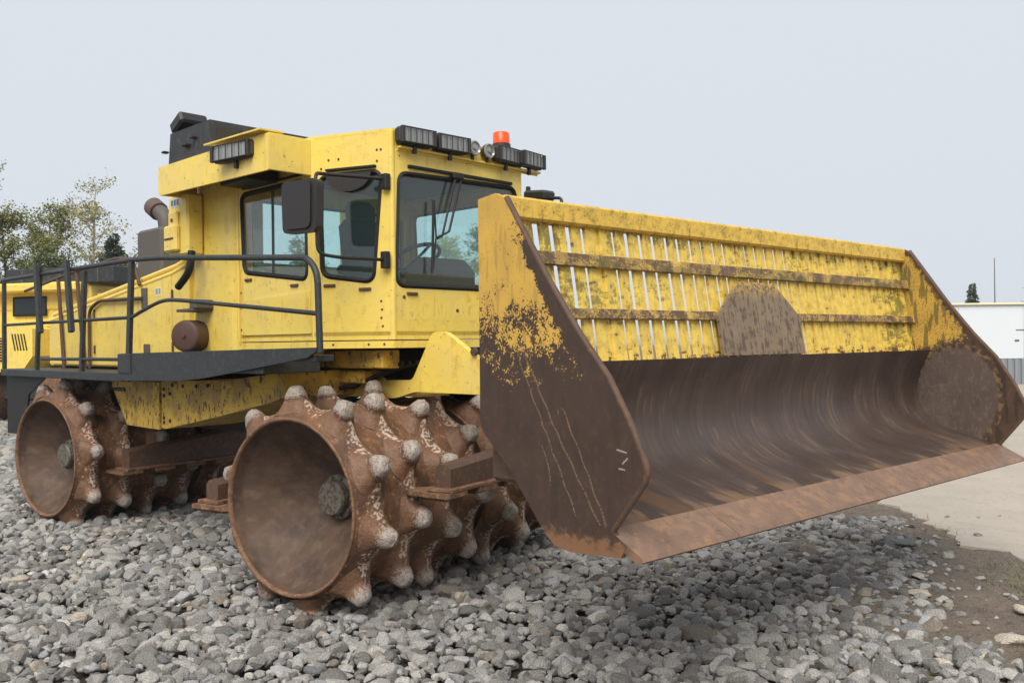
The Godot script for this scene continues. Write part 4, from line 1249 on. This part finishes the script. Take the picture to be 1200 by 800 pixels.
	lathe(t6b, [Vector2(0.03, 0.0), Vector2(0.028, 0.025), Vector2(0.0, 0.027)], 10, Transform3D(Basis(), Vector3(0.78, 1.74, -1.0)), false)
	obj("pin", t6b, M.rust, ff)
	var t7 := mst(false)
	tube(t7, [Vector3(0.75, 1.62, -1.12), Vector3(2.02, 1.42, -1.12)], 0.055, 14)
	tube(t7, [Vector3(2.0, 1.423, -1.12), Vector3(2.06, 1.414, -1.12)], 0.035, 14)
	obj("lift_cylinder", t7, M.muffler, root)
	var t8 := mst()
	bbox(t8, Vector3(1.2, 1.02, -1.62), Vector3(2.0, 1.26, -1.44), 0.02)
	obj("push_frame", t8, M.tank, root)
	# hydraulic hoses in the articulation gap
	var t9 := mst(false)
	for k in 6:
		var z := -0.75 - 0.07 * k
		tube(t9, fillet([Vector3(-1.3, 1.52 + 0.02 * k, z), Vector3(-0.9, 1.42 - 0.03 * k, z - 0.1), Vector3(-0.35, 1.50 + 0.03 * k, z - 0.12), Vector3(0.05, 1.66, z - 0.2)], 0.2), 0.018, 7)
	obj("hydraulic_hose", t9, M.rubber, root)
	# ---------------- mirror with its bow
	var mi := mst(false)
	tube(mi, fillet([Vector3(0.16, 2.98, -0.72), Vector3(-0.02, 2.99, -0.30), Vector3(0.06, 2.97, -0.20), Vector3(0.075, 2.42, -0.20), Vector3(0.12, 2.40, -0.34), Vector3(0.17, 2.40, -0.70)], 0.06), 0.013, 8)
	box(mi, Vector3(0.17, 2.96, -0.715), Vector3(0.06, 0.11, 0.05), 0.006)
	box(mi, Vector3(0.17, 2.40, -0.705), Vector3(0.06, 0.12, 0.05), 0.006)
	var mo := obj("mirror_arm", mi, M.black, root)
	var m2 := mst()
	var fm := XF(Vector3(-0.06, 2.755, -0.17), Vector3(0.98, 0, -0.2), Vector3(0, 1, 0))
	plate(m2, round_poly([Vector2(-0.155, -0.185), Vector2(0.165, -0.185), Vector2(0.175, 0.175), Vector2(-0.165, 0.175)], 0.05, 5), fm * Transform3D(Basis(), Vector3(0, 0, 0.035)), 0.07)
	plate(m2, round_poly([Vector2(-0.12, -0.16), Vector2(0.12, -0.16), Vector2(0.13, 0.165), Vector2(-0.13, 0.165)], 0.05, 5), fm * Transform3D(Basis(), Vector3(0, 0, 0.05)), 0.02)
	obj("mirror_shell", m2, M.plastic, mo)
	# lamp and stay on the far side of the cab
	var fl := mst(false)
	box(fl, Vector3(-0.06, 3.09, -2.6), Vector3(0.26, 0.09, 0.16), 0.02, Basis(Vector3.BACK, -0.1))
	tube(fl, fillet([Vector3(-0.42, 3.04, -2.36), Vector3(-0.2, 3.06, -2.6), Vector3(0.14, 3.05, -2.6), Vector3(0.2, 3.04, -2.6), Vector3(0.21, 2.94, -2.6)], 0.04), 0.014, 8)
	box(fl, Vector3(-0.19, 3.14, -2.6), Vector3(0.03, 0.1, 0.04), 0.005)
	tube(fl, fillet([Vector3(-0.30, 3.05, -2.47), Vector3(-0.27, 3.22, -2.45), Vector3(-0.36, 3.30, -2.38)], 0.06), 0.005, 5)
	obj("far_mirror", fl, M.plastic, root)

# ---------------------------------------------------------------- second machine
func build_second_machine() -> void:
	var root := thing("yellow_machine", Vector3(-12.35, 0, -22.0), -16.0, "second yellow machine with dark roof box, standing behind the compactor's railing under trees", "compactor")
	var st := mst()
	# cab: posts, roof, walls; opening at the front
	bbox(st, Vector3(-0.6, 2.72, -1.2), Vector3(2.45, 3.32, 0.05), 0.04)
	bbox(st, Vector3(-0.6, 2.32, -1.2), Vector3(2.45, 2.74, 0.0), 0.02)
	bbox(st, Vector3(-0.75, 3.14, -1.2), Vector3(2.40, 3.36, 0.45), 0.04)
	bbox(st, Vector3(1.25, 1.4, -1.2), Vector3(2.9, 2.62, 0.02), 0.03)
	var cab := obj("cab", st, M.yellow, root)
	var w := mst()
	bbox(w, Vector3(0.22, 2.62, 0.046), Vector3(1.16, 3.02, 0.07), 0.01)
	obj("window", w, M.darkglass, cab)
	var wf := mst(false)
	tube(wf, [Vector3(0.20, 2.60, 0.06), Vector3(0.20, 3.04, 0.06), Vector3(1.18, 3.04, 0.06), Vector3(1.18, 2.60, 0.06), Vector3(0.20, 2.60, 0.06)], 0.025, 6)
	obj("window_seal", wf, M.rubber, cab)
	for k in 5:
		var s := mst()
		bbox(s, Vector3(1.34 + 0.28 * k, 1.5, 0.018), Vector3(1.40 + 0.28 * k, 2.55, 0.05), 0.01)
		obj("rib", s, M.yellow, cab)
	var r := mst()
	bbox(r, Vector3(0.05, 3.34, -1.3), Vector3(3.2, 3.72, 0.15), 0.02)
	var rb := obj("roof_box", r, M.roofbox, root)
	for k in 5:
		var s := mst()
		bbox(s, Vector3(0.55 + 0.55 * k, 3.36, 0.148), Vector3(0.58 + 0.55 * k, 3.70, 0.165), 0.003)
		obj("seam", s, M.muffler, rb)
	var h := mst()
	wedge(h, [Vector2(-1.2, 1.25), Vector2(1.1, 1.25), Vector2(1.42, 1.62), Vector2(1.42, 2.26), Vector2(0.5, 2.42), Vector2(-1.2, 2.34)], 0.75, -0.9)
	var hd := obj("hood", h, M.yellow, root)
	var g := mst()
	bbox(g, Vector3(0.14, 1.50, 0.752), Vector3(0.68, 2.06, 0.775), 0.01)
	obj("grille", g, M.black, hd)
	for k in 8:
		var s := mst()
		box(s, Vector3(0.41, 1.55 + 0.066 * k, 0.785), Vector3(0.50, 0.022, 0.03), 0.004)
		obj("louvre", s, M.yellow_edge, hd)
	var v := mst()
	for k in 5:
		box(v, Vector3(0.88 + 0.085 * k, 1.95, 0.755), Vector3(0.035, 0.40, 0.014), 0.003, Basis(Vector3.BACK, 0.22))
	obj("vent_slots", v, M.black, hd)
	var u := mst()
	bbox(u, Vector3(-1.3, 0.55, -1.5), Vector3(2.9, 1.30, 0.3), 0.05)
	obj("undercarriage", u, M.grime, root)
	for x: float in [-0.6, 2.3]:
		var s := mst(false)
		lathe(s, [Vector2(0.0, 0.0), Vector2(0.55, 0.02), Vector2(0.70, 0.0), Vector2(0.72, -1.0), Vector2(0.0, -1.0)], 32, Transform3D(Basis(), Vector3(x, 0.66, 0.85)), false)
		obj("drum", s, M.rust2, root)
	var e := mst(false)
	lathe(e, [Vector2(0.2, 0.0), Vector2(0.2, 0.5), Vector2(0.0, 0.5)], 20, XF(Vector3(2.6, 2.6, -0.3), Vector3.RIGHT, Vector3.FORWARD), false)
	obj("intake", e, M.yellow, root)

# ---------------------------------------------------------------- plants
func leaf(st: SurfaceTool, p: Vector3, s: float) -> void:
	var a := Vector3(rng.randf_range(-1, 1), rng.randf_range(-0.8, 0.8), rng.randf_range(-1, 1)).normalized() * s
	var b := Vector3(rng.randf_range(-1, 1), rng.randf_range(-1, 1), rng.randf_range(-1, 1)).normalized()
	b = (b - a.normalized() * b.dot(a.normalized())).normalized() * s * 0.6
	tri(st, p - a, p + b, p + a)
	tri(st, p - a, p + a, p - b)

func deciduous(at: Vector3, h: float, spread: float, dense: float, kind: int, bark: Material, label: String, group: String) -> void:
	var root := thing("birch_tree" if bark == M.bark_birch else "broadleaf_tree", at, 0, label, "tree", group)
	var w := mst(false)
	var l := mst()
	var top := Vector3(rng.randf_range(-0.3, 0.3), h, rng.randf_range(-0.3, 0.3))
	var trunk := []
	var rad := []
	for k in 9:
		var t := k / 8.0
		trunk.append(top * t + Vector3(rng.randf_range(-1, 1), 0, rng.randf_range(-1, 1)) * 0.12 * sin(t * PI))
		rad.append(lerpf(0.016 * h + 0.02, 0.012, t))
	trunk[0] = Vector3(0, -0.1, 0)
	tube(w, trunk, rad, 7)
	var nb := int(26 * spread)
	for b in nb:
		var t := rng.randf_range(0.22, 0.97)
		var p0: Vector3 = trunk[int(t * 8)].lerp(trunk[mini(int(t * 8) + 1, 8)], fposmod(t * 8, 1.0))
		var ang := rng.randf() * TAU
		var ln := h * 0.30 * spread * (1.15 - t) * rng.randf_range(0.6, 1.25) + 0.25
		var d := Vector3(cos(ang), rng.randf_range(0.45, 1.1), sin(ang)).normalized()
		var p1 := p0 + d * ln * 0.55
		var p2 := p1 + (d + Vector3(cos(ang), -0.25, sin(ang)) * 0.6).normalized() * ln * 0.45
		tube(w, [p0, p1, p2], [0.006 * h * (1.1 - t) + 0.006, 0.012, 0.005], 5, false)
		for s in 10:
			var tt := rng.randf_range(0.35, 1.0)
			var q := p0.lerp(p1, tt * 1.6) if tt < 0.6 else p1.lerp(p2, (tt - 0.6) / 0.4)
			var q2 := q + Vector3(rng.randf_range(-1, 1), rng.randf_range(-0.5, 0.9), rng.randf_range(-1, 1)).normalized() * rng.randf_range(0.25, 0.6)
			tube(w, [q, q2], [0.007, 0.003], 4, false)
			var nl := int(dense * rng.randf_range(0.4, 3.4))
			for k in nl:
				var c := q.lerp(q2, rng.randf_range(0.2, 1.1)) + Vector3(rng.randfn(0, 0.10), rng.randfn(0, 0.09), rng.randfn(0, 0.10))
				leaf(l, c, rng.randf_range(0.035, 0.062))
	obj("trunk", w, bark, root)
	obj("crown", l, M["leaf%d" % kind], root)

func conifer(at: Vector3, h: float, w0: float, label: String, group := "") -> void:
	var root := thing("conifer_tree", at, 0, label, "tree", group)
	var w := mst(false)
	tube(w, [Vector3(0, -0.1, 0), Vector3(0, h * 0.6, 0), Vector3(0, h, 0)], [0.02 * h, 0.012 * h, 0.006], 7)
	var l := mst()
	var n := int(h * 40)
	for b in n:
		var t := rng.randf_range(0.12, 1.0)
		t = 1.0 - (1.0 - t) * rng.randf_range(0.85, 1.0)
		var ang := rng.randf() * TAU
		var ln := w0 * (1.02 - t) * rng.randf_range(0.75, 1.15) + 0.08
		var p0 := Vector3(0, h * t, 0)
		var d := Vector3(cos(ang), -0.18, sin(ang))
		tube(w, [p0, p0 + d * ln], [0.015, 0.004], 4, false)
		var side := Vector3(-sin(ang), 0, cos(ang))
		var k := 0.08
		while k < ln:
			var c := p0 + d * k
			for s in 3:
				var e := c + side * rng.randf_range(-1, 1) * 0.32 * (1.0 - 0.6 * k / ln) + Vector3(0, rng.randf_range(-0.16, 0.04), 0)
				var sz := rng.randf_range(0.07, 0.14)
				tri(l, c, e + d * sz, e - Vector3(0, sz, 0))
				tri(l, c, e - d * sz * 0.4, e + Vector3(0, sz * 0.4, 0))
			k += 0.11
	obj("trunk", w, M.bark, root)
	obj("crown", l, M.needle, root)

# ---------------------------------------------------------------- stones
func stone_mesh(sd: int) -> ArrayMesh:
	var r := RandomNumberGenerator.new()
	r.seed = sd
	var planes := []
	for k in 9:
		planes.append([Vector3(r.randfn(), r.randfn(), r.randfn()).normalized(), r.randf_range(0.50, 0.90)])
	# icosphere, two subdivisions
	var t := (1.0 + sqrt(5.0)) / 2.0
	var vs := [Vector3(-1, t, 0), Vector3(1, t, 0), Vector3(-1, -t, 0), Vector3(1, -t, 0), Vector3(0, -1, t), Vector3(0, 1, t), Vector3(0, -1, -t), Vector3(0, 1, -t), Vector3(t, 0, -1), Vector3(t, 0, 1), Vector3(-t, 0, -1), Vector3(-t, 0, 1)]
	var fs := [[0, 11, 5], [0, 5, 1], [0, 1, 7], [0, 7, 10], [0, 10, 11], [1, 5, 9], [5, 11, 4], [11, 10, 2], [10, 7, 6], [7, 1, 8], [3, 9, 4], [3, 4, 2], [3, 2, 6], [3, 6, 8], [3, 8, 9], [4, 9, 5], [2, 4, 11], [6, 2, 10], [8, 6, 7], [9, 8, 1]]
	var tris := []
	for f: Array in fs: tris.append([vs[f[0]].normalized(), vs[f[1]].normalized(), vs[f[2]].normalized()])
	for it in 2:
		var nt := []
		for q: Array in tris:
			var a: Vector3 = (q[0] + q[1]).normalized()
			var b: Vector3 = (q[1] + q[2]).normalized()
			var c: Vector3 = (q[2] + q[0]).normalized()
			nt.append_array([[q[0], a, c], [q[1], b, a], [q[2], c, b], [a, b, c]])
		tris = nt
	var nn := FastNoiseLite.new()
	nn.seed = sd
	nn.frequency = 1.6
	var shape := func(v: Vector3) -> Vector3:
		var m := 1.05
		for p: Array in planes:
			var dt: float = v.dot(p[0])
			if dt > 0.05: m = minf(m, p[1] / dt)
		return v * m * (1.0 + 0.05 * nn.get_noise_3dv(v * 2.0))
	var st := mst()
	for q: Array in tris:
		tri(st, shape.call(q[0]), shape.call(q[2]), shape.call(q[1]))
	st.generate_normals()
	st.set_material(M.stone)
	return st.commit()

func stone_colour() -> Color:
	var v := rng.randf_range(0.22, 0.62)
	var c := Color(v * 0.99, v * 0.99, v * 0.98)
	var k := rng.randf()
	if k < 0.05: c = Color(v * 1.08, v * 0.97, v * 0.84)
	elif k < 0.28: c = Color(v * 0.93, v * 0.97, v * 1.03)
	elif k < 0.34: c = c * 1.35
	elif k < 0.46: c = c * 0.72
	c.a = 1.0
	return c

func build_ground() -> void:
	# wide sheet to the horizon
	var g := mst()
	var E := 400.0
	quad(g, Vector3(-E, -0.10, -E), Vector3(E, -0.10, -E), Vector3(E, -0.10, 60), Vector3(-E, -0.10, 60))
	structure(obj("ground", g, M.soil))
	# concrete yard at the right, ragged near edge
	var c := mst()
	var zs := []
	var z := -2.0
	while z > -60.0:
		zs.append(z)
		z -= 0.12 if z > -14.0 else 1.5
	for i in zs.size() - 1:
		var z0: float = zs[i]
		var z1: float = zs[i + 1]
		var x0 := concrete_edge(z0)
		var x1 := concrete_edge(z1)
		quad(c, Vector3(x0, 0.0, z0), Vector3(x1, 0.0, z1), Vector3(90, 0.0, z1), Vector3(90, 0.0, z0))
		quad(c, Vector3(x0, 0.0, z0), Vector3(x0 - 0.03, -0.09, z0), Vector3(x1 - 0.03, -0.09, z1), Vector3(x1, 0.0, z1))
	structure(obj("concrete_yard", c, M.concrete))
	# soil strip between gravel and concrete
	var s := mst(false)
	var nx := 60
	var nzz := 110
	var H := func(x: float, zz: float) -> float:
		return -0.016 + hn.get_noise_2d(x * 60.0, zz * 60.0) * 0.022 + hn.get_noise_2d(x * 260.0, zz * 260.0) * 0.012 - 0.03 * smoothstep(2.6, 1.6, x)
	for j in nzz:
		for i in nx:
			var x0 := 1.6 + 3.4 * i / nx
			var x1 := 1.6 + 3.4 * (i + 1) / nx
			var z0 := -2.5 - 12.0 * j / nzz
			var z1 := -2.5 - 12.0 * (j + 1) / nzz
			quad(s, Vector3(x0, H.call(x0, z0), z0), Vector3(x0, H.call(x0, z1), z1), Vector3(x1, H.call(x1, z1), z1), Vector3(x1, H.call(x1, z0), z0))
	structure(obj("soil_strip", s, M.soil))
	# gravel bed
	var b := mst(false)
	nx = 80
	nzz = 90
	for j in nzz:
		for i in nx:
			var x0 := -22.0 + 25.0 * i / nx
			var x1 := -22.0 + 25.0 * (i + 1) / nx
			var z0 := -2.5 - 32.0 * j / nzz
			var z1 := -2.5 - 32.0 * (j + 1) / nzz
			quad(b, Vector3(x0, gh(x0, z0) - 0.055, z0), Vector3(x0, gh(x0, z1) - 0.055, z1), Vector3(x1, gh(x1, z1) - 0.055, z1), Vector3(x1, gh(x1, z0) - 0.055, z0))
	var bed := obj("gravel_bed", b, M.bed)
	structure(bed)
	var meshes := []
	for k in 8: meshes.append(stone_mesh(100 + k))
	# tint variants for single stones
	var tints := []
	for k in 10:
		var m: StandardMaterial3D = M.stone.duplicate()
		m.vertex_color_use_as_albedo = false
		m.albedo_color = stone_colour().linear_to_srgb()
		tints.append(m)
	var singles := 0
	var lists := []
	for k in 8: lists.append([])
	for band: Array in [[-2.2, -9.0, 0.062, 1.0], [-9.0, -15.0, 0.072, 1.15], [-15.0, -27.0, 0.12, 1.8]]:
		var zz: float = band[0]
		var d := zz
		while d > band[1]:
			var half := -d * 0.62 + 3.2
			var x := -half
			var xmax := minf(half, gravel_edge(d) + 1.3)
			while x < xmax:
				var px: float = x + rng.randf_range(-0.5, 0.5) * band[2]
				var pz: float = d + rng.randf_range(-0.5, 0.5) * band[2]
				x += band[2]
				var over: float = px - gravel_edge(pz)
				if over > 0.0 and rng.randf() > 0.55 * exp(-over * 5.0): continue
				if pz < -9.0 and px > 2.9 + (-9.0 - pz) * 0.3: continue
				var sz: float = (0.025 + 0.036 * pow(rng.randf(), 2.2)) * band[3]
				if rng.randf() < 0.05: sz *= 1.4
				if over > 0.0: sz *= rng.randf_range(0.35, 0.9)
				var bs := Basis(Vector3(rng.randfn(), rng.randfn(), rng.randfn()).normalized(), rng.randf() * TAU)
				bs = Basis(Vector3.UP, rng.randf() * TAU) * Basis.from_scale(Vector3(rng.randf_range(1.0, 1.7), rng.randf_range(0.65, 1.0), rng.randf_range(0.85, 1.2)) * sz) * bs
				bs = Basis(Vector3(rng.randf_range(-1, 1), 0, rng.randf_range(-1, 1)).normalized(), rng.randfn(0, 0.3)) * bs
				var y := gh(px, pz) * (1.0 if over < 0.0 else 0.2) - 0.030 + rng.randf_range(-0.018, 0.026) + sz * 0.2
				if over > 0.0: y = -0.012
				var tf := Transform3D(bs, Vector3(px, y, pz))
				if pz > -5.9 and pz < -4.35 and absf(px) < -pz * 0.575 and sz > 0.049 and singles < 300:
					singles += 1
					var o := inst("stone", meshes[rng.randi() % 8], bed)
					o.transform = tf
					o.material_override = tints[rng.randi() % 10]
				else:
					lists[rng.randi() % 8].append(tf)
			d -= band[2]
	print("single stones ", singles)
	for k in 8:
		var mm := MultiMesh.new()
		mm.transform_format = MultiMesh.TRANSFORM_3D
		mm.use_colors = true
		mm.mesh = meshes[k]
		mm.instance_count = lists[k].size()
		for i in lists[k].size():
			mm.set_instance_transform(i, lists[k][i])
			mm.set_instance_color(i, stone_colour())
		var mi := MultiMeshInstance3D.new()
		mi.name = "loose_gravel"
		mi.multimesh = mm
		mi.set_meta("kind", "stuff")
		bed.add_child(mi, true)
	# pale rubble pieces lying on the soil
	for q: Array in [[1140, 0.075, 2.95, -5.3], [0, 0.06, 3.35, -5.9], [0, 0.055, 2.85, -6.3], [0, 0.05, 3.05, -6.75], [0, 0.05, 3.2, -7.5], [0, 0.045, 2.35, -4.95], [0, 0.05, 2.6, -5.05]]:
		var o := inst("stone", meshes[rng.randi() % 8], bed)
		o.transform = Transform3D(Basis(Vector3.UP, rng.randf() * TAU) * Basis.from_scale(Vector3(1.5, 0.45, 1.0) * float(q[1])), Vector3(q[2], 0.005, q[3]))
		var m: StandardMaterial3D = M.stone.duplicate()
		m.vertex_color_use_as_albedo = false
		m.albedo_color = Color8(222, 214, 200)
		o.material_override = m
	# weeds along the concrete
	var w := mst()
	for k in 34:
		var zz := rng.randf_range(-11.0, -4.6)
		var cx := concrete_edge(zz) - rng.randf_range(0.05, 1.1) * rng.randf()
		if cx < gravel_edge(zz) - 0.2: continue
		for i in rng.randi_range(8, 26):
			var p := Vector3(cx + rng.randfn(0, 0.10), -0.015, zz + rng.randfn(0, 0.08))
			var tip := p + Vector3(rng.randfn(0, 0.04), rng.randf_range(0.02, 0.075), rng.randfn(0, 0.04))
			var sd := Vector3(rng.randfn(), 0, rng.randfn()).normalized() * 0.004
			tri(w, p - sd, p + sd, tip)
	var we := obj("weeds", w, M.leaf1)
	we.set_meta("kind", "stuff")
	we.set_meta("label", "sparse green weeds along the edge of the concrete")
	we.set_meta("category", "weeds")

func build_background() -> void:
	# long white hall with grey corrugated base
	var root := thing("site_hall", Vector3(14.0, 0, -33.5), 3.0, "long white flat-roofed hall with grey corrugated base beyond the concrete yard", "building")
	var a := mst()
	bbox(a, Vector3(0, 0.95, -10), Vector3(30, 3.0, 0), 0.02)
	var wl := obj("wall", a, M.white_panel, root)
	for k in 12:
		var s := mst()
		bbox(s, Vector3(0.3 + 2.5 * k, 0.97, -0.001), Vector3(2.78 + 2.5 * k, 2.95, 0.02), 0.01)
		obj("wall_panel", s, M.white_panel, wl)
	var e := mst()
	bbox(e, Vector3(-0.1, 3.0, -10.1), Vector3(30.1, 3.07, 0.12), 0.01)
	obj("roof_edge", e, M.cream, root)
	var b := mst()
	bbox(b, Vector3(0, -0.02, -10), Vector3(30, 0.949, -0.02), 0.01)
	var k := 0.0
	while k < 30.0:
		bbox(b, Vector3(k, -0.02, -0.02), Vector3(k + 0.13, 0.949, 0.05), 0.02)
		k += 0.26
	obj("corrugated_base", b, M.grey_panel, root)
	var p := mst()
	bbox(p, Vector3(5.0, 2.02, 0.02), Vector3(5.35, 2.06, 0.03), 0.004)
	bbox(p, Vector3(4.95, 1.62, 0.02), Vector3(5.12, 1.68, 0.05), 0.01)
	obj("wall_sign", p, M.muffler, root)
	# red and white barrier lying in front of the hall
	var br := thing("barrier", Vector3(17.6, 0, -30.5), 0, "low red and white barrier on the concrete in front of the white hall", "barrier")
	for i in 4:
		var s := mst()
		bbox(s, Vector3(0.5 * i, 0.0, -0.2), Vector3(0.5 * i + 0.499, 0.28, 0.2), 0.05)
		obj("barrier_block", s, M.red if i % 2 == 0 else M.white, br)
	var ms := mst(false)
	tube(ms, [Vector3(0, -0.1, 0), Vector3(0, 6.2, 0)], [0.05, 0.02], 8)
	var mo := obj("mast", ms, M.muffler)
	mo.position = Vector3(27.0, 0, -50.0)
	tag(mo, "thin grey mast standing behind the white hall", "mast")
	conifer(Vector3(28.3, 0, -55.0), 5.1, 1.3, "small dark conifer showing above the white hall roof beside mast", "")
	deciduous(Vector3(32.4, 0, -55.0), 5.6, 1.0, 14, 1, M.bark, "leafy tree showing above the far end of the white hall", "")
	# trees behind the second machine
	deciduous(Vector3(-19.6, 0, -33.0), 8.4, 1.25, 10, 3, M.bark_birch, "tall sparse birch at the outer end of the tree row", "")
	deciduous(Vector3(-17.2, 0, -31.0), 6.4, 1.1, 20, 0, M.bark, "leafy yellow-green tree between the two pale birches", "")
	deciduous(Vector3(-15.5, 0, -33.0), 7.9, 1.15, 5, 2, M.bark_birch, "pale thin birch standing tallest behind the second machine", "")
	deciduous(Vector3(-18.7, 0, -30.0), 5.2, 1.25, 26, 1, M.bark, "dense low green tree under the tall outer birch", "")
	conifer(Vector3(-14.2, 0, -32.0), 5.9, 2.3, "dark conifer with a bare spike beside the exhaust", "")
	deciduous(Vector3(-12.9, 0, -33.0), 5.6, 0.8, 10, 3, M.bark, "slim grey-green tree right behind the exhaust stack", "")
	deciduous(Vector3(-15.2, 0, -30.0), 4.9, 1.1, 22, 1, M.bark, "low bushy tree between birch and conifer", "")
	deciduous(Vector3(-13.4, 0, -30.5), 4.6, 1.2, 24, 3, M.bark, "grey-green bush filling the gap beside the exhaust stack", "")
	deciduous(Vector3(-17.8, 0, -34.5), 7.2, 1.2, 16, 0, M.bark, "yellowing tree behind the dense low green tree", "")
	deciduous(Vector3(-12.35, 0, -31.5), 5.3, 1.0, 9, 3, M.bark, "thin olive tree half hidden by the exhaust stack", "")
	# trees seen through the cab glass
	deciduous(Vector3(-5.6, 0, -34.0), 6.2, 1.1, 9, 3, M.bark, "bare-looking tree seen through the cab's side window", "")
	deciduous(Vector3(-2.6, 0, -36.0), 6.0, 1.15, 9, 2, M.bark_birch, "sparse birch seen through the windshield", "")
	deciduous(Vector3(-0.9, 0, -37.0), 6.2, 1.1, 12, 1, M.bark, "greener tree seen through the windshield beside the birch", "")
	deciduous(Vector3(-8.5, 0, -36.0), 6.0, 1.1, 12, 1, M.bark, "tree hidden behind the cab, seen through the rear glass", "")

func _ready() -> void:
	rng.seed = 20240
	hn.seed = 5
	hn.frequency = 0.05
	var cam := Camera3D.new()
	cam.name = "camera"
	cam.position = Vector3(0, 1.8, 0)
	cam.basis = Basis(Vector3.RIGHT, deg_to_rad(0.07)) * Basis(Vector3.BACK, deg_to_rad(-0.7))
	cam.fov = 2.0 * rad_to_deg(atan(400.0 / 1050.0))
	cam.far = 1000.0
	add_child(cam)
	var env := Environment.new()
	env.background_mode = Environment.BG_SKY
	var sky := Sky.new()
	var sm_ := ProceduralSkyMaterial.new()
	sm_.sky_top_color = Color(0.812, 0.835, 0.862)
	sm_.sky_horizon_color = Color(0.805, 0.832, 0.864)
	sm_.sky_curve = 0.2
	sm_.ground_horizon_color = Color(0.62, 0.62, 0.62)
	sm_.ground_bottom_color = Color(0.35, 0.34, 0.33)
	sm_.sun_angle_max = 0.0
	sky.sky_material = sm_
	env.sky = sky
	env.background_energy_multiplier = 0.452
	env.tonemap_mode = Environment.TONE_MAPPER_LINEAR
	env.tonemap_exposure = 2.55
	env.fog_enabled = true
	env.fog_density = 0.0008
	env.fog_light_color = Color(0.82, 0.845, 0.88)
	env.sdfgi_enabled = true
	env.ssao_enabled = true
	env.ssil_enabled = true
	var we := WorldEnvironment.new()
	we.name = "world_environment"
	we.environment = env
	add_child(we)
	var sun := DirectionalLight3D.new()
	sun.name = "sun"
	sun.light_energy = 0.5
	sun.light_angular_distance = 45.0
	sun.light_color = Color(1.0, 0.975, 0.94)
	sun.shadow_enabled = true
	add_child(sun)
	sun.look_at_from_position(Vector3(-1.2, 8.0, 7.2), Vector3.ZERO)
	make_materials()
	print("materials ", Time.get_ticks_msec())
	build_ground()
	print("ground ", Time.get_ticks_msec())
	build_compactor()
	print("compactor ", Time.get_ticks_msec())
	build_second_machine()
	build_background()
	print("done ", Time.get_ticks_msec())
